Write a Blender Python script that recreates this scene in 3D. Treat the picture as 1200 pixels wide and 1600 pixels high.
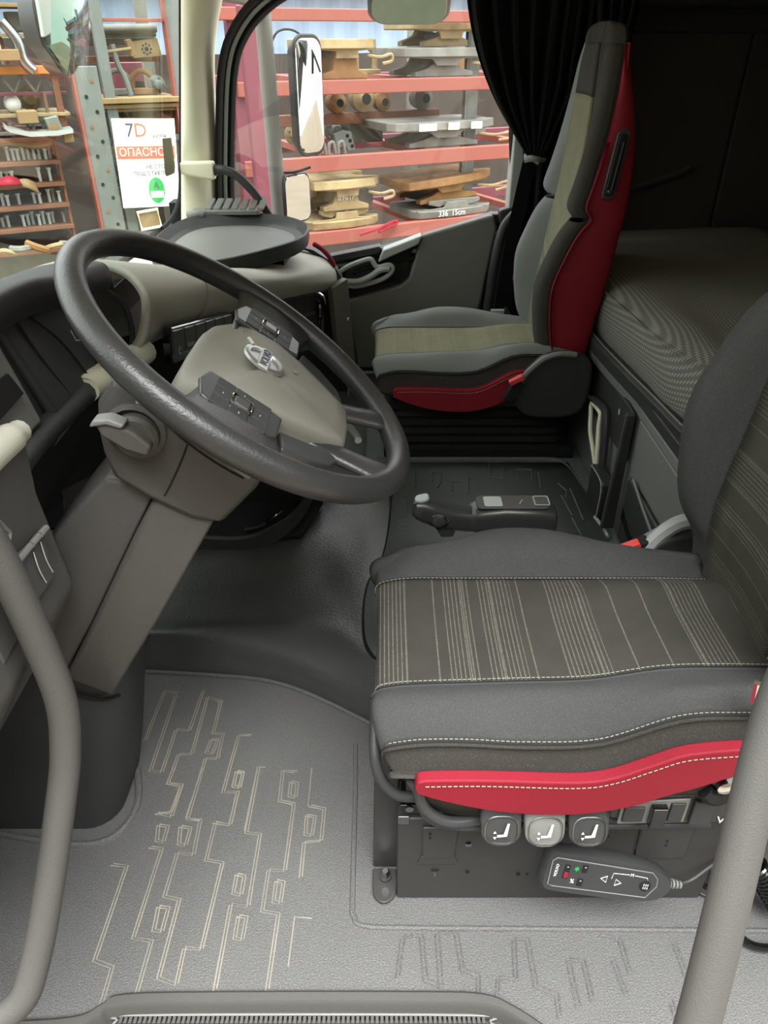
import bpy, bmesh, math, random
from mathutils import Vector, Matrix
for _o in list(bpy.data.objects): bpy.data.objects.remove(_o)
scene = bpy.context.scene
COL = scene.collection
random.seed(7)
# ------------------------------------------------------------------ camera
cam_d = bpy.data.cameras.new('camera'); cam = bpy.data.objects.new('camera', cam_d); COL.objects.link(cam)
cam.location = (0, 0, 1.15); cam.rotation_euler = (math.radians(90 - 32.7), 0, 0)
cam_d.sensor_fit = 'VERTICAL'; cam_d.sensor_height = 32.0; cam_d.lens = 32.0 * 1154 / 1600
cam_d.clip_start = 0.02; cam_d.clip_end = 200
scene.camera = cam
# ------------------------------------------------------------------ overcast sky and soft sun
SKY = 2.7; SUN = 8.0; EXPO = 0.55
world = bpy.data.worlds.new('overcast_sky'); scene.world = world; world.use_nodes = True
_n = world.node_tree.nodes; _n['Background'].inputs[0].default_value = (0.98, 0.995, 1.0, 1); _n['Background'].inputs[1].default_value = SKY
sun_d = bpy.data.lights.new('sun', 'SUN'); sun_d.energy = SUN; sun_d.angle = math.radians(50); sun_d.color = (1.0, 1.0, 0.98)
sun = bpy.data.objects.new('sun', sun_d); COL.objects.link(sun)
sun.rotation_euler = Vector((-0.06, 0.28, -1.0)).to_track_quat('-Z', 'Y').to_euler()
vs = scene.view_settings; vs.view_transform = 'Standard'; vs.look = 'None'; vs.gamma = 1; vs.exposure = EXPO; vs.use_curve_mapping = False
# ------------------------------------------------------------------ materials
def lin(h):
    h = h.lstrip('#'); c = [int(h[i:i+2], 16) / 255 for i in (0, 2, 4)]
    return tuple(x / 12.92 if x <= .04045 else ((x + .055) / 1.055) ** 2.4 for x in c) + (1,)
def mat(name, col, rough=.55, metal=0, bump=0, scale=300, var=.12, vscale=8, spec=.4, coat=0, col2=None):
    m = bpy.data.materials.new(name); m.use_nodes = True; nt = m.node_tree; b = nt.nodes['Principled BSDF']
    c = lin(col); b.inputs['Roughness'].default_value = rough; b.inputs['Metallic'].default_value = metal
    b.inputs['Specular IOR Level'].default_value = spec; b.inputs['Coat Weight'].default_value = coat
    tc = nt.nodes.new('ShaderNodeTexCoord')
    n = nt.nodes.new('ShaderNodeTexNoise'); n.inputs['Scale'].default_value = vscale; n.inputs['Detail'].default_value = 5
    nt.links.new(tc.outputs['Object'], n.inputs['Vector'])
    r = nt.nodes.new('ShaderNodeMix'); r.data_type = 'RGBA'
    r.inputs[6].default_value = tuple(x * (1 - var) for x in c[:3]) + (1,)
    r.inputs[7].default_value = lin(col2) if col2 else tuple(min(1, x * (1 + var)) for x in c[:3]) + (1,)
    nt.links.new(n.outputs['Fac'], r.inputs[0]); nt.links.new(r.outputs[2], b.inputs['Base Color'])
    if bump:
        n2 = nt.nodes.new('ShaderNodeTexNoise'); n2.inputs['Scale'].default_value = scale; n2.inputs['Detail'].default_value = 3
        nt.links.new(tc.outputs['Object'], n2.inputs['Vector'])
        bp = nt.nodes.new('ShaderNodeBump'); bp.inputs['Strength'].default_value = bump; bp.inputs['Distance'].default_value = .002
        nt.links.new(n2.outputs['Fac'], bp.inputs['Height']); nt.links.new(bp.outputs[0], b.inputs['Normal'])
    return m
def striped(name, base, line, coord='X'):
    """woven seat fabric: groups of fine pale pinstripes across a dark ground"""
    m = mat(name, base, .92, bump=.5, scale=900, var=.2, vscale=25, spec=.15); nt = m.node_tree; b = nt.nodes['Principled BSDF']
    src = b.inputs['Base Color'].links[0].from_socket
    tc = nt.nodes.new('ShaderNodeTexCoord'); sp = nt.nodes.new('ShaderNodeSeparateXYZ'); nt.links.new(tc.outputs['Object'], sp.inputs[0])
    def mth(op, a, bb=None):
        k = nt.nodes.new('ShaderNodeMath'); k.operation = op
        for i, v in enumerate((a, bb)):
            if v is None: continue
            if isinstance(v, (int, float)): k.inputs[i].default_value = v
            else: nt.links.new(v, k.inputs[i])
        return k.outputs[0]
    x = sp.outputs[coord]
    fine = mth('GREATER_THAN', mth('FRACT', mth('MULTIPLY', x, 165.0)), .72)
    grp = mth('GREATER_THAN', mth('ADD', mth('SINE', mth('MULTIPLY', x, 71.0)), mth('SINE', mth('MULTIPLY', x, 44.0))), .05)
    single = mth('GREATER_THAN', mth('FRACT', mth('MULTIPLY', x, 23.0)), .955)
    nz = nt.nodes.new('ShaderNodeTexNoise'); nz.inputs['Scale'].default_value = 260; nt.links.new(tc.outputs['Object'], nz.inputs['Vector'])
    f = mth('MULTIPLY', mth('MAXIMUM', mth('MULTIPLY', fine, grp), single), mth('MULTIPLY', nz.outputs['Fac'], 1.0))
    mx = nt.nodes.new('ShaderNodeMix'); mx.data_type = 'RGBA'; nt.links.new(f, mx.inputs[0]); nt.links.new(src, mx.inputs[6]); mx.inputs[7].default_value = lin(line)
    nt.links.new(mx.outputs[2], b.inputs['Base Color'])
    return m
def dotted(name, base, dot):
    """mattress cover: small woven dots"""
    m = mat(name, base, .9, bump=.2, scale=500, var=.15, vscale=6, spec=.15); nt = m.node_tree; b = nt.nodes['Principled BSDF']
    src = b.inputs['Base Color'].links[0].from_socket
    tc = nt.nodes.new('ShaderNodeTexCoord'); sp = nt.nodes.new('ShaderNodeSeparateXYZ'); nt.links.new(tc.outputs['Object'], sp.inputs[0])
    def mth(op, a, bb=None):
        k = nt.nodes.new('ShaderNodeMath'); k.operation = op
        for i, v in enumerate((a, bb)):
            if v is None: continue
            if isinstance(v, (int, float)): k.inputs[i].default_value = v
            else: nt.links.new(v, k.inputs[i])
        return k.outputs[0]
    along = mth('SINE', mth('MULTIPLY', sp.outputs['Y'], 6.283/.0088)); across = mth('SINE', mth('MULTIPLY', mth('SUBTRACT', sp.outputs['X'], sp.outputs['Z']), 6.283/.0088))
    rp = nt.nodes.new('ShaderNodeMapRange'); rp.inputs[1].default_value = .35; rp.inputs[2].default_value = 1.1; rp.inputs[3].default_value = 0; rp.inputs[4].default_value = 1
    nt.links.new(mth('ADD', along, across), rp.inputs[0])
    mx = nt.nodes.new('ShaderNodeMix'); mx.data_type = 'RGBA'; nt.links.new(rp.outputs[0], mx.inputs[0]); nt.links.new(src, mx.inputs[6]); mx.inputs[7].default_value = lin(dot)
    nt.links.new(mx.outputs[2], b.inputs['Base Color'])
    return m
def glass(name, tint=(1, 1, 1), refl=.06):
    m = bpy.data.materials.new(name); m.use_nodes = True; nt = m.node_tree; nt.nodes.remove(nt.nodes['Principled BSDF'])
    t = nt.nodes.new('ShaderNodeBsdfTransparent'); t.inputs[0].default_value = tint + (1,)
    g = nt.nodes.new('ShaderNodeBsdfGlossy'); g.inputs['Roughness'].default_value = .02
    mx = nt.nodes.new('ShaderNodeMixShader'); mx.inputs[0].default_value = refl
    nt.links.new(t.outputs[0], mx.inputs[1]); nt.links.new(g.outputs[0], mx.inputs[2]); nt.links.new(mx.outputs[0], nt.nodes['Material Output'].inputs[0])
    return m
def speckle(m, col, amount=.5, scale=900):
    nt = m.node_tree; b = nt.nodes['Principled BSDF']; src = b.inputs['Base Color'].links[0].from_socket
    tc = nt.nodes.new('ShaderNodeTexCoord'); n = nt.nodes.new('ShaderNodeTexNoise'); n.inputs['Scale'].default_value = scale; n.inputs['Detail'].default_value = 2; nt.links.new(tc.outputs['Object'], n.inputs['Vector'])
    r = nt.nodes.new('ShaderNodeMapRange'); r.inputs[1].default_value = .5; r.inputs[2].default_value = .7; r.inputs[3].default_value = 0; r.inputs[4].default_value = amount; nt.links.new(n.outputs['Fac'], r.inputs[0])
    mx = nt.nodes.new('ShaderNodeMix'); mx.data_type = 'RGBA'; nt.links.new(r.outputs[0], mx.inputs[0]); nt.links.new(src, mx.inputs[6]); mx.inputs[7].default_value = lin(col); nt.links.new(mx.outputs[2], b.inputs['Base Color'])
MT = dict(
 rubber=mat('grey_rubber_mat', '#585857', .58, bump=1.0, scale=420, var=.2, vscale=5, spec=.45),
 ridge=mat('worn_ridge', '#6c6a68', .7, var=.1, vscale=9, col2='#aaa392'),
 darkmat=mat('dark_rubber_mat', '#676d6d', .45, bump=.7, scale=300, var=.15, spec=.4),
 scoop=mat('moulded_black_plastic', '#464747', .33, bump=.5, scale=260, var=.15, spec=.5),
 blackpl=mat('black_plastic', '#353636', .5, bump=.2, scale=500, var=.15),
 deepblk=mat('matt_black', '#141415', .8, var=.2),
 greypl=mat('warm_grey_plastic', '#4b4a47', .6, bump=.35, scale=700, var=.08),
 colpl=mat('column_grey_plastic', '#4b4946', .55, bump=.25, scale=700, var=.07),
 midpl=mat('mid_grey_plastic', '#747571', .5, bump=.3, scale=600, var=.08),
 pad=mat('soft_grey_dash', '#b3b3a4', .55, bump=.35, scale=650, var=.06, spec=.45),
 cream=mat('cream_plastic', '#dedcc4', .55, bump=.2, scale=500, var=.04),
 lightg=mat('light_grey_plastic', '#a9b0ac', .4, var=.05),
 airbag=mat('olive_grey_cover', '#7b7a70', .5, bump=.2, scale=700, var=.05),
 leather=mat('worn_black_leather', '#272828', .34, bump=.25, scale=350, var=.25, vscale=12, spec=.5, col2='#393938'),
 gloss=mat('gloss_black', '#101112', .12, var=.1, spec=.6, coat=.3),
 satin=mat('satin_dark', '#3a3b3b', .3, var=.1, spec=.5),
 chrome=mat('chrome', '#d8dadb', .12, 1, var=.03),
 steel=mat('brushed_steel', '#9a9c9c', .3, 1, var=.1),
 white=mat('white_print', '#d5d5d3', .6, var=.02),
 fab=mat('grey_seat_fabric', '#424342', .95, bump=.35, scale=900, var=.16, vscale=12, spec=.12),
 fabdk=mat('dark_seat_fabric', '#3d3c39', .92, bump=.3, scale=800, var=.25, vscale=9, spec=.15),
 fablit=mat('window_lit_seat_fabric', '#7c817f', .95, bump=.3, scale=900, var=.1, vscale=12, spec=.12),  # lit copy of the seat fabric, window light put into its colour
 red=mat('red_upholstery', '#861a2a', .65, bump=.3, scale=600, var=.12, spec=.3),
 thread=mat('pale_thread', '#8d8c83', .9, var=.1),
 insert=striped('pinstriped_fabric', '#3f3e39', '#7b796e'),
 insert2=striped('pinstriped_back_fabric', '#414039', '#6c6a5e', 'Z'),
 insol=striped('olive_striped_fabric', '#7c7c66', '#93937c'),
 mattress=dotted('dotted_mattress_cover', '#62625d', '#8b8a81'),
 curtain=mat('black_curtain_cloth', '#141416', .95, bump=.3, scale=400, var=.3, spec=.1),
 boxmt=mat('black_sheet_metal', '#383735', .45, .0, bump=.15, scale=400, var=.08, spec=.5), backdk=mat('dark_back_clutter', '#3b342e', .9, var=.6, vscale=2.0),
 hood=mat('black_soft_hood', '#222323', .6, bump=.3, scale=600, var=.1),
 wallb=mat('dark_sleeper_trim', '#3b3833', .9, bump=.3, scale=200, var=.1, spec=.1),
 glass=glass('clear_glass'), glassw=glass('windscreen_glass', (.97, 1.0, .98), .07),
 silver=mat('satin_silver', '#c9cbca', .32, .85, var=.03), mirrorrefl=mat('dark_reflection_mirror', '#5f7568', .04, 1, var=.0),  # second glass: a dark green reflection put into the mirror colour
 mirror=mat('mirror_glass', '#b4b8b6', .02, 1, var=.0),
 redbtn=mat('red_button', '#d8463f', .45, var=.05),
 rackred=mat('salmon_rack_paint', '#9c5c4f', .65, var=.2, vscale=6, col2='#874a3f'),
 rackor=mat('orange_rack_paint', '#b06f33', .6, var=.15, vscale=6),
 rackgrey=mat('galvanised_post', '#6a716c', .55, .1, var=.15, vscale=10),
 rust=mat('rusty_steel', '#6b4a30', .8, .1, bump=1.0, scale=30, var=.4, vscale=11, col2='#9c7848'),
 tan=mat('dusty_cast_steel', '#6f5d41', .85, .0, bump=1.0, scale=30, var=.4, vscale=11, col2='#b09e72'),
 castgrey=mat('grey_cast_steel', '#55554f', .7, .1, bump=.8, scale=30, var=.3, vscale=9, col2='#8a8a80'),
 wood=mat('rough_wood_plank', '#7f6b48', .8, bump=.4, scale=80, var=.2),
 brownshelf=mat('brown_shelf', '#6f4a33', .75, var=.2),
 paper=mat('white_paper', '#f4f4f2', .8, var=.01),
 orprint=mat('orange_print', '#e2674f', .8, var=.02), dkprint=mat('dark_print', '#4a4f57', .8, var=.02), gnprint=mat('green_print', '#1f9a4b', .8, var=.02),
 bluewall=mat('pale_blue_sheet', '#93a9c0', .6, var=.06), maroon=mat('maroon_paint', '#6f3a44', .6, var=.15),
 ground=mat('dusty_ground', '#8b7d6c', .95, bump=.5, scale=30, var=.2, vscale=2),
)
speckle(MT['rubber'], '#908d89', .5, 560); speckle(MT['fabdk'], '#6b655c', .3, 500); speckle(MT['fab'], '#6b6a68', .35, 900)
# ------------------------------------------------------------------ mesh helpers
OFF = {}
def V3(p): return Vector(p)
def tag(o, label=None, cat=None, group=None, kind=None):
    for k, v in (('label', label), ('category', cat), ('group', group), ('kind', kind)):
        if v: o[k] = v
    return o
def thing(name, loc, label, cat, group=None, kind=None):
    o = bpy.data.objects.new(name, None); COL.objects.link(o); o.location = loc; o.empty_display_size = .05
    OFF[o] = Vector(loc); return tag(o, label, cat, group, kind)
def mesh(name, V, F, m, parent=None, smooth=True, bevel=0, seg=2, sub=0, solid=0, angle=40, label=None, cat=None, group=None, kind=None, soff=1):
    V = [Vector(p) for p in V]
    if parent is not None: off = OFF[parent]
    else:
        xs = [p.x for p in V]; ys = [p.y for p in V]; zs = [p.z for p in V]
        off = Vector(((min(xs)+max(xs))/2, (min(ys)+max(ys))/2, min(zs)))
    me = bpy.data.meshes.new(name); me.from_pydata([tuple(p - off) for p in V], [], F); me.validate()
    bm = bmesh.new(); bm.from_mesh(me); bmesh.ops.remove_doubles(bm, verts=bm.verts, dist=1e-6); bmesh.ops.recalc_face_normals(bm, faces=bm.faces); bm.to_mesh(me); bm.free()
    me.materials.append(MT[m] if isinstance(m, str) else m)
    for p in me.polygons: p.use_smooth = smooth
    if smooth and not sub: me.set_sharp_from_angle(angle=math.radians(angle))
    o = bpy.data.objects.new(name, me); COL.objects.link(o); OFF[o] = off
    if parent is not None: o.parent = parent
    else: o.location = off
    if solid: md = o.modifiers.new('s', 'SOLIDIFY'); md.thickness = solid; md.offset = soff
    if bevel: md = o.modifiers.new('b', 'BEVEL'); md.width = bevel; md.segments = seg; md.limit_method = 'ANGLE'; md.angle_limit = math.radians(35); md.harden_normals = True
    if sub: md = o.modifiers.new('u', 'SUBSURF'); md.levels = sub; md.render_levels = sub
    return tag(o, label, cat, group, kind)
def box(name, c, s, m, parent=None, rot=None, bevel=.003, **k):
    V = [Vector((x*s[0]/2, y*s[1]/2, z*s[2]/2)) for x in (-1, 1) for y in (-1, 1) for z in (-1, 1)]
    R = rot if isinstance(rot, Matrix) else (Matrix.Rotation(rot[2], 3, 'Z') @ Matrix.Rotation(rot[1], 3, 'Y') @ Matrix.Rotation(rot[0], 3, 'X') if rot else Matrix.Identity(3))
    V = [R @ v + Vector(c) for v in V]
    return mesh(name, V, [(0,1,3,2),(4,6,7,5),(0,4,5,1),(2,3,7,6),(0,2,6,4),(1,5,7,3)], m, parent, bevel=min(bevel, min(s)*.45), **k)
def bounds(name, x0, x1, y0, y1, z0, z1, m, parent=None, **k):
    return box(name, ((x0+x1)/2, (y0+y1)/2, (z0+z1)/2), (x1-x0, y1-y0, z1-z0), m, parent, **k)
def prism(name, poly, vec, m, parent=None, bevel=.003, **k):
    n = len(poly); vec = Vector(vec); V = [Vector(p) for p in poly]; V += [p + vec for p in V]
    F = [tuple(range(n)), tuple(range(2*n-1, n-1, -1))] + [(i, (i+1) % n, n+(i+1) % n, n+i) for i in range(n)]
    return mesh(name, V, F, m, parent, bevel=bevel, **k)
def cr(pts, res=6, closed=False):
    P = [Vector(p) for p in pts]; n = len(P); out = []
    if n < 3: return P
    for i in range(n if closed else n-1):
        if closed: a, b, c, d = P[i-1], P[i], P[(i+1) % n], P[(i+2) % n]
        else: a, b, c, d = P[max(i-1, 0)], P[i], P[i+1], P[min(i+2, n-1)]
        for j in range(res):
            t = j/res; out.append(.5*((2*b)+(c-a)*t+(2*a-5*b+4*c-d)*t*t+(3*b-a-3*c+d)*t**3))
    if not closed: out.append(P[-1])
    return out
def sweep(pts, r, n=10, closed=False):
    P = [Vector(p) for p in pts]; N = len(P); V = []; F = []
    up = None
    for i, p in enumerate(P):
        t = ((P[(i+1) % N] - P[i-1]) if closed else (P[min(i+1, N-1)] - P[max(i-1, 0)])).normalized()
        if up is None: up = Vector((0, 0, 1)) if abs(t.z) < .9 else Vector((1, 0, 0))
        a = (up - t * up.dot(t)).normalized(); up = a; b = t.cross(a)
        rr = r[i] if isinstance(r, (list, tuple)) else r
        for j in range(n):
            an = 2*math.pi*j/n; V.append(p + (a*math.cos(an) + b*math.sin(an))*rr)
    for i in range(N if closed else N-1):
        for j in range(n):
            i2 = (i+1) % N; F.append((i*n+j, i*n+(j+1) % n, i2*n+(j+1) % n, i2*n+j))
    if not closed: F.append(tuple(range(n-1, -1, -1))); F.append(tuple((N-1)*n+j for j in range(n)))
    return V, F
def tube(name, pts, r, m, parent=None, n=10, res=6, closed=False, curve=True, **k):
    p = cr(pts, res, closed) if curve else [Vector(q) for q in pts]
    V, F = sweep(p, r, n, closed); return mesh(name, V, F, m, parent, **k)
def loft(name, rings, m, parent=None, caps=True, closed=True, **k):
    n = len(rings[0]); V = [Vector(p) for r in rings for p in r]; F = []
    for i in range(len(rings)-1):
        for j in range(n if closed else n-1): F.append((i*n+j, i*n+(j+1) % n, (i+1)*n+(j+1) % n, (i+1)*n+j))
    if caps and closed: F.append(tuple(range(n))); F.append(tuple((len(rings)-1)*n+j for j in range(n-1, -1, -1)))
    return mesh(name, V, F, m, parent, **k)
def patch(name, rows, m, parent=None, res=5, res2=None, thick=.006, **k):
    """smooth surface through a grid of control points, given a real thickness"""
    R = [cr(r, res2 or res) for r in rows]; colz = [cr([r[j] for r in R], res) for j in range(len(R[0]))]
    n = len(colz[0]); V = [p for c in colz for p in c]
    F = [(i*n+j, i*n+j+1, (i+1)*n+j+1, (i+1)*n+j) for i in range(len(colz)-1) for j in range(n-1)]
    return mesh(name, V, F, m, parent, solid=thick, angle=70, **k)
def lathe(name, prof, c, ax, m, parent=None, n=20, **k):
    ax = Vector(ax).normalized(); a = ax.orthogonal().normalized(); b = ax.cross(a); c = Vector(c)
    rings = [[c + ax*h + (a*math.cos(2*math.pi*j/n) + b*math.sin(2*math.pi*j/n))*r for j in range(n)] for r, h in prof]
    return loft(name, rings, m, parent, **k)
def joined(name, parts, m, parent=None, **k):
    V = []; F = []
    for v, f in parts:
        o = len(V); V += list(v); F += [tuple(i+o for i in q) for q in f]
    return mesh(name, V, F, m, parent, **k)
def rrect(c, a, b, w, h, r, n=4):
    """rounded rectangle ring in the plane of unit vectors a, b"""
    c = Vector(c); a = Vector(a); b = Vector(b); out = []
    for sx, sy, a0 in ((1, 1, 0), (-1, 1, 90), (-1, -1, 180), (1, -1, 270)):
        for i in range(n+1):
            t = math.radians(a0 + 90*i/n); out.append(c + a*(sx*(w/2-r) + r*math.cos(t)) + b*(sy*(h/2-r) + r*math.sin(t)))
    return out
def slab(name, c, a, b, w, h, r, thick, m, parent=None, edge=.002, **k):
    """rounded-rectangle plate with eased edges"""
    nrm = Vector(a).cross(Vector(b)).normalized(); c = Vector(c)
    rings = [rrect(c, a, b, w, h, r), rrect(c + nrm*(thick-edge), a, b, w, h, r), rrect(c + nrm*thick, a, b, w-2*edge, h-2*edge, max(r-edge, .0005))]
    return loft(name, rings, m, parent, **k)
def text(name, s, c, a, b, size, m, parent=None, extrude=.0004, align='CENTER', shear=0, **k):
    cu = bpy.data.curves.new(name, 'FONT'); cu.body = s; cu.size = size; cu.extrude = extrude; cu.align_x = align; cu.align_y = 'CENTER'; cu.resolution_u = 3; cu.shear = shear
    tmp = bpy.data.objects.new('tmp', cu); COL.objects.link(tmp); bpy.context.view_layer.update()
    me = bpy.data.meshes.new_from_object(tmp.evaluated_get(bpy.context.evaluated_depsgraph_get())); bpy.data.objects.remove(tmp)
    a = Vector(a).normalized(); b = Vector(b).normalized(); n = a.cross(b); c = Vector(c)
    V = [c + a*v.co.x + b*v.co.y + n*v.co.z for v in me.vertices]; F = [tuple(p.vertices) for p in me.polygons]
    bpy.data.meshes.remove(me)
    return mesh(name, V, F, m, parent, smooth=False, **k)
def dashes(pts, step=.006, r=.0007):
    P = cr(pts, 8); out = []; acc = 0; L = [0]
    for i in range(1, len(P)): L.append(L[-1] + (P[i]-P[i-1]).length)
    def at(s):
        s = max(0, min(L[-1], s))
        for i in range(1, len(P)):
            if L[i] >= s: return P[i-1].lerp(P[i], (s-L[i-1])/max(1e-9, L[i]-L[i-1]))
        return P[-1]
    s = 0
    while s < L[-1]:
        out.append(sweep([at(s), at(s+step*.68)], r, 4)); s += step
    return out
def copytree(o, loc=None, parent=None, label=None):
    c = o.copy(); COL.objects.link(c); OFF[c] = OFF.get(o, Vector())
    if parent is not None: c.parent = parent
    if loc is not None: c.location = loc
    if label: c['label'] = label
    for ch in list(o.children): copytree(ch, parent=c)
    return c
X, Y, Z = Vector((1, 0, 0)), Vector((0, 1, 0)), Vector((0, 0, 1))
RIDGES=[[(-0.452,0.711),(-0.427,0.708),(-0.431,0.560),(-0.402,0.551),(-0.402,0.494)],
[(-0.397,0.742),(-0.377,0.739),(-0.383,0.592),(-0.354,0.588),(-0.356,0.515)],
[(-0.323,0.790),(-0.321,0.728),(-0.349,0.732),(-0.352,0.657),(-0.327,0.652),(-0.330,0.536),(-0.302,0.527),(-0.302,0.578),(-0.276,0.576),(-0.270,0.714),(-0.298,0.719),(-0.296,0.787),(-0.269,0.784),(-0.268,0.842)],
[(-0.340,0.904),(-0.348,0.800),(-0.321,0.794)],
[(-0.237,0.904),(-0.239,0.769),(-0.215,0.766),(-0.216,0.641),(-0.244,0.644),(-0.245,0.519)],
[(-0.163,0.826),(-0.165,0.700),(-0.192,0.702),(-0.193,0.634),(-0.167,0.629),(-0.170,0.519)],
[(-0.134,0.822),(-0.108,0.816),(-0.109,0.754),(-0.138,0.751),(-0.138,0.689)],
[(-0.167,0.894),(-0.191,0.897),(-0.189,0.832),(-0.163,0.826)],
[(-0.135,0.904),(-0.135,0.822)],
[(-0.112,0.624),(-0.139,0.626),(-0.141,0.553)],
[(-0.394,0.784),(-0.377,0.781),(-0.377,0.751),(-0.389,0.754),(-0.394,0.784)],
[(-0.355,0.781),(-0.337,0.778),(-0.338,0.745),(-0.350,0.748),(-0.355,0.781)],
[(-0.277,0.894),(-0.264,0.890),(-0.265,0.859),(-0.277,0.862),(-0.277,0.894)],
[(-0.173,0.873),(-0.161,0.869),(-0.161,0.839),(-0.173,0.842),(-0.173,0.873)],
[(-0.138,0.803),(-0.123,0.800),(-0.126,0.763),(-0.137,0.766),(-0.138,0.803)],
[(-0.243,0.694),(-0.230,0.691),(-0.230,0.659),(-0.243,0.662),(-0.243,0.694)],
[(-0.177,0.683),(-0.165,0.681),(-0.166,0.646),(-0.177,0.649),(-0.177,0.683)],
[(-0.357,0.641),(-0.341,0.639),(-0.342,0.602),(-0.355,0.604),(-0.357,0.641)],
[(-0.229,0.626),(-0.216,0.624),(-0.217,0.590),(-0.229,0.592),(-0.229,0.626)],
[(-0.403,0.806),(-0.378,0.809),(-0.373,0.862),(-0.399,0.869),(-0.395,0.904)],
[(-0.434,1.091),(-0.461,1.097),(-0.467,0.966),(-0.495,0.971),(-0.498,0.896)],
[(-0.435,1.085),(-0.438,0.896),(-0.416,0.893),(-0.413,0.994),(-0.386,0.991),(-0.381,1.097)],
[(-0.336,1.067),(-0.368,1.079),(-0.369,0.934),(-0.394,0.934),(-0.398,0.869),(-0.372,0.866),(-0.375,0.800),(-0.402,0.808)],
[(-0.338,1.067),(-0.338,0.985),(-0.318,0.982),(-0.318,0.924),(-0.341,0.924),(-0.346,0.795),(-0.322,0.793)],
[(-0.263,0.980),(-0.287,0.980),(-0.294,0.850),(-0.267,0.850),(-0.270,0.784),(-0.298,0.789)],
[(-0.326,0.969),(-0.330,0.934),(-0.342,0.939),(-0.339,0.969),(-0.326,0.969)],
[(-0.264,0.893),(-0.267,0.859),(-0.278,0.864),(-0.277,0.896),(-0.264,0.893)],
[(-0.222,0.906),(-0.237,0.906),(-0.241,0.774)],
[(0.017,0.537),(0.026,0.595),(0.054,0.595),(0.057,0.532),(0.079,0.523),(0.078,0.600),(0.107,0.598),(0.112,0.546),(0.134,0.537),(0.132,0.514)],
[(0.158,0.510),(0.163,0.535),(0.188,0.532),(0.194,0.590),(0.214,0.590),(0.216,0.523),(0.243,0.512),(0.242,0.484)],
[(0.271,0.497),(0.270,0.561),(0.292,0.558),(0.293,0.505)],
[(0.324,0.595),(0.354,0.590),(0.356,0.542)],
[(0.336,0.561),(0.343,0.514)],
[(0.435,0.585),(0.437,0.532)],
[(0.404,0.505),(0.405,0.480)]]
TUNNEL_RIDGES=[[(0.086,1.751),(0.090,1.858)],
[(0.134,1.781),(0.137,1.832),(0.162,1.832),(0.159,1.781),(0.148,1.751)],
[(0.187,1.733),(0.190,1.781),(0.212,1.781)],
[(0.231,1.721),(0.237,1.806),(0.259,1.806)],
[(0.306,1.884),(0.297,1.806),(0.334,1.800),(0.342,1.858)],
[(0.375,1.800),(0.383,1.851),(0.424,1.851),(0.415,1.794)],
[(0.432,1.751),(0.440,1.832)],
[(0.484,1.775),(0.500,1.733),(0.490,1.698)],
[(0.512,1.745),(0.513,1.588)],
[(0.480,1.709),(0.489,1.609)],
[(0.486,1.599),(0.491,1.517)],
[(0.042,1.709),(0.060,1.698),(0.057,1.588),(0.034,1.583),(0.033,1.527),(0.058,1.522)],
[(0.045,1.567),(0.059,1.567),(0.059,1.542),(0.044,1.542),(0.045,1.567)],
[(0.085,1.904),(0.454,1.908),(0.489,1.884),(0.546,1.557)]]
# ================================================================== THE CAB SHELL
S = 'structure'
fl = thing('floor', (0, .9, 0), 'grey textured rubber floor mat of the cab with a stepped line pattern', 'floor', kind=S)
prism('floor_pan', [(-.78,.478,0),(-.55,.474,0),(-.43,.480,0),(-.395,.496,0),(-.365,.509,0),(-.2,.512,0),(.05,.512,0),(.14,.509,0),(.18,.494,0),(.215,.472,0),(.25,.446,0),(.4,.396,0),(1.32,.396,0),(1.32,1.25,0),(-.78,1.25,0)], (0,0,-.03), 'rubber', fl, bevel=.002)
joined('raised_line_pattern', [sweep([(x+dd, y+dd*.7, .0002) for x, y in l], .0012, 5) for l in RIDGES[:-7] for dd in ((0, .0046) if len(l) > 3 else (0,))], 'ridge', fl, smooth=False, kind='stuff')
joined('faint_line_pattern', [sweep([(x+dd, y+dd*.7, .0002) for x, y in l], .0015, 5) for l in RIDGES[-7:] for dd in (0, .006)], 'rubber', fl, smooth=False, kind='stuff')
tube('mat_border_bead', [(-.055,.96,.0),(-.052,.86,0),(-.05,.66,0),(-.047,.627,0),(-.03,.612,0),(.05,.609,0),(.3,.607,0),(.62,.604,0)], .0045, 'rubber', fl, n=8)
tube('mat_border_bead', [(-.70,.775,0),(-.56,.752,0),(-.49,.75,0),(-.452,.775,0),(-.44,.83,0),(-.46,.90,0)], .007, 'rubber', fl, n=8)
# engine tunnel cover: step up from the driver's floor, scoop towards the dashboard
A=[(-.80,1.215,0),(-.627,1.172,0),(-.525,1.157,0),(-.413,1.149,0),(-.273,1.134,0),(-.188,1.107,0),(-.105,1.062,0),(-.052,1.028,0),(-.013,1.005,0),(.04,.985,0)]
B0=[(p[0],p[1]+.004,.028) for p in A]
B1=[(p[0],p[1]+.018,.066) for p in A]
B=[(-.80,1.20,.088),(-.61,1.195,.089),(-.52,1.185,.09),(-.402,1.185,.09),(-.271,1.19,.09),(-.177,1.185,.093),(-.108,1.16,.098),(-.052,1.10,.10),(-.013,1.06,.10),(.04,1.03,.10)]
B2=[(-.80,1.24,.083),(-.60,1.235,.083),(-.52,1.23,.083),(-.405,1.235,.082),(-.275,1.245,.082),(-.18,1.25,.085),(-.108,1.24,.094),(-.052,1.19,.101),(-.025,1.13,.102),(.03,1.1,.102)]
Cc=[(-.80,1.33,.095),(-.59,1.32,.096),(-.50,1.32,.096),(-.42,1.33,.094),(-.29,1.345,.088),(-.20,1.36,.084),(-.14,1.38,.085),(-.075,1.36,.098),(-.03,1.32,.104),(.02,1.3,.104)]
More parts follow.
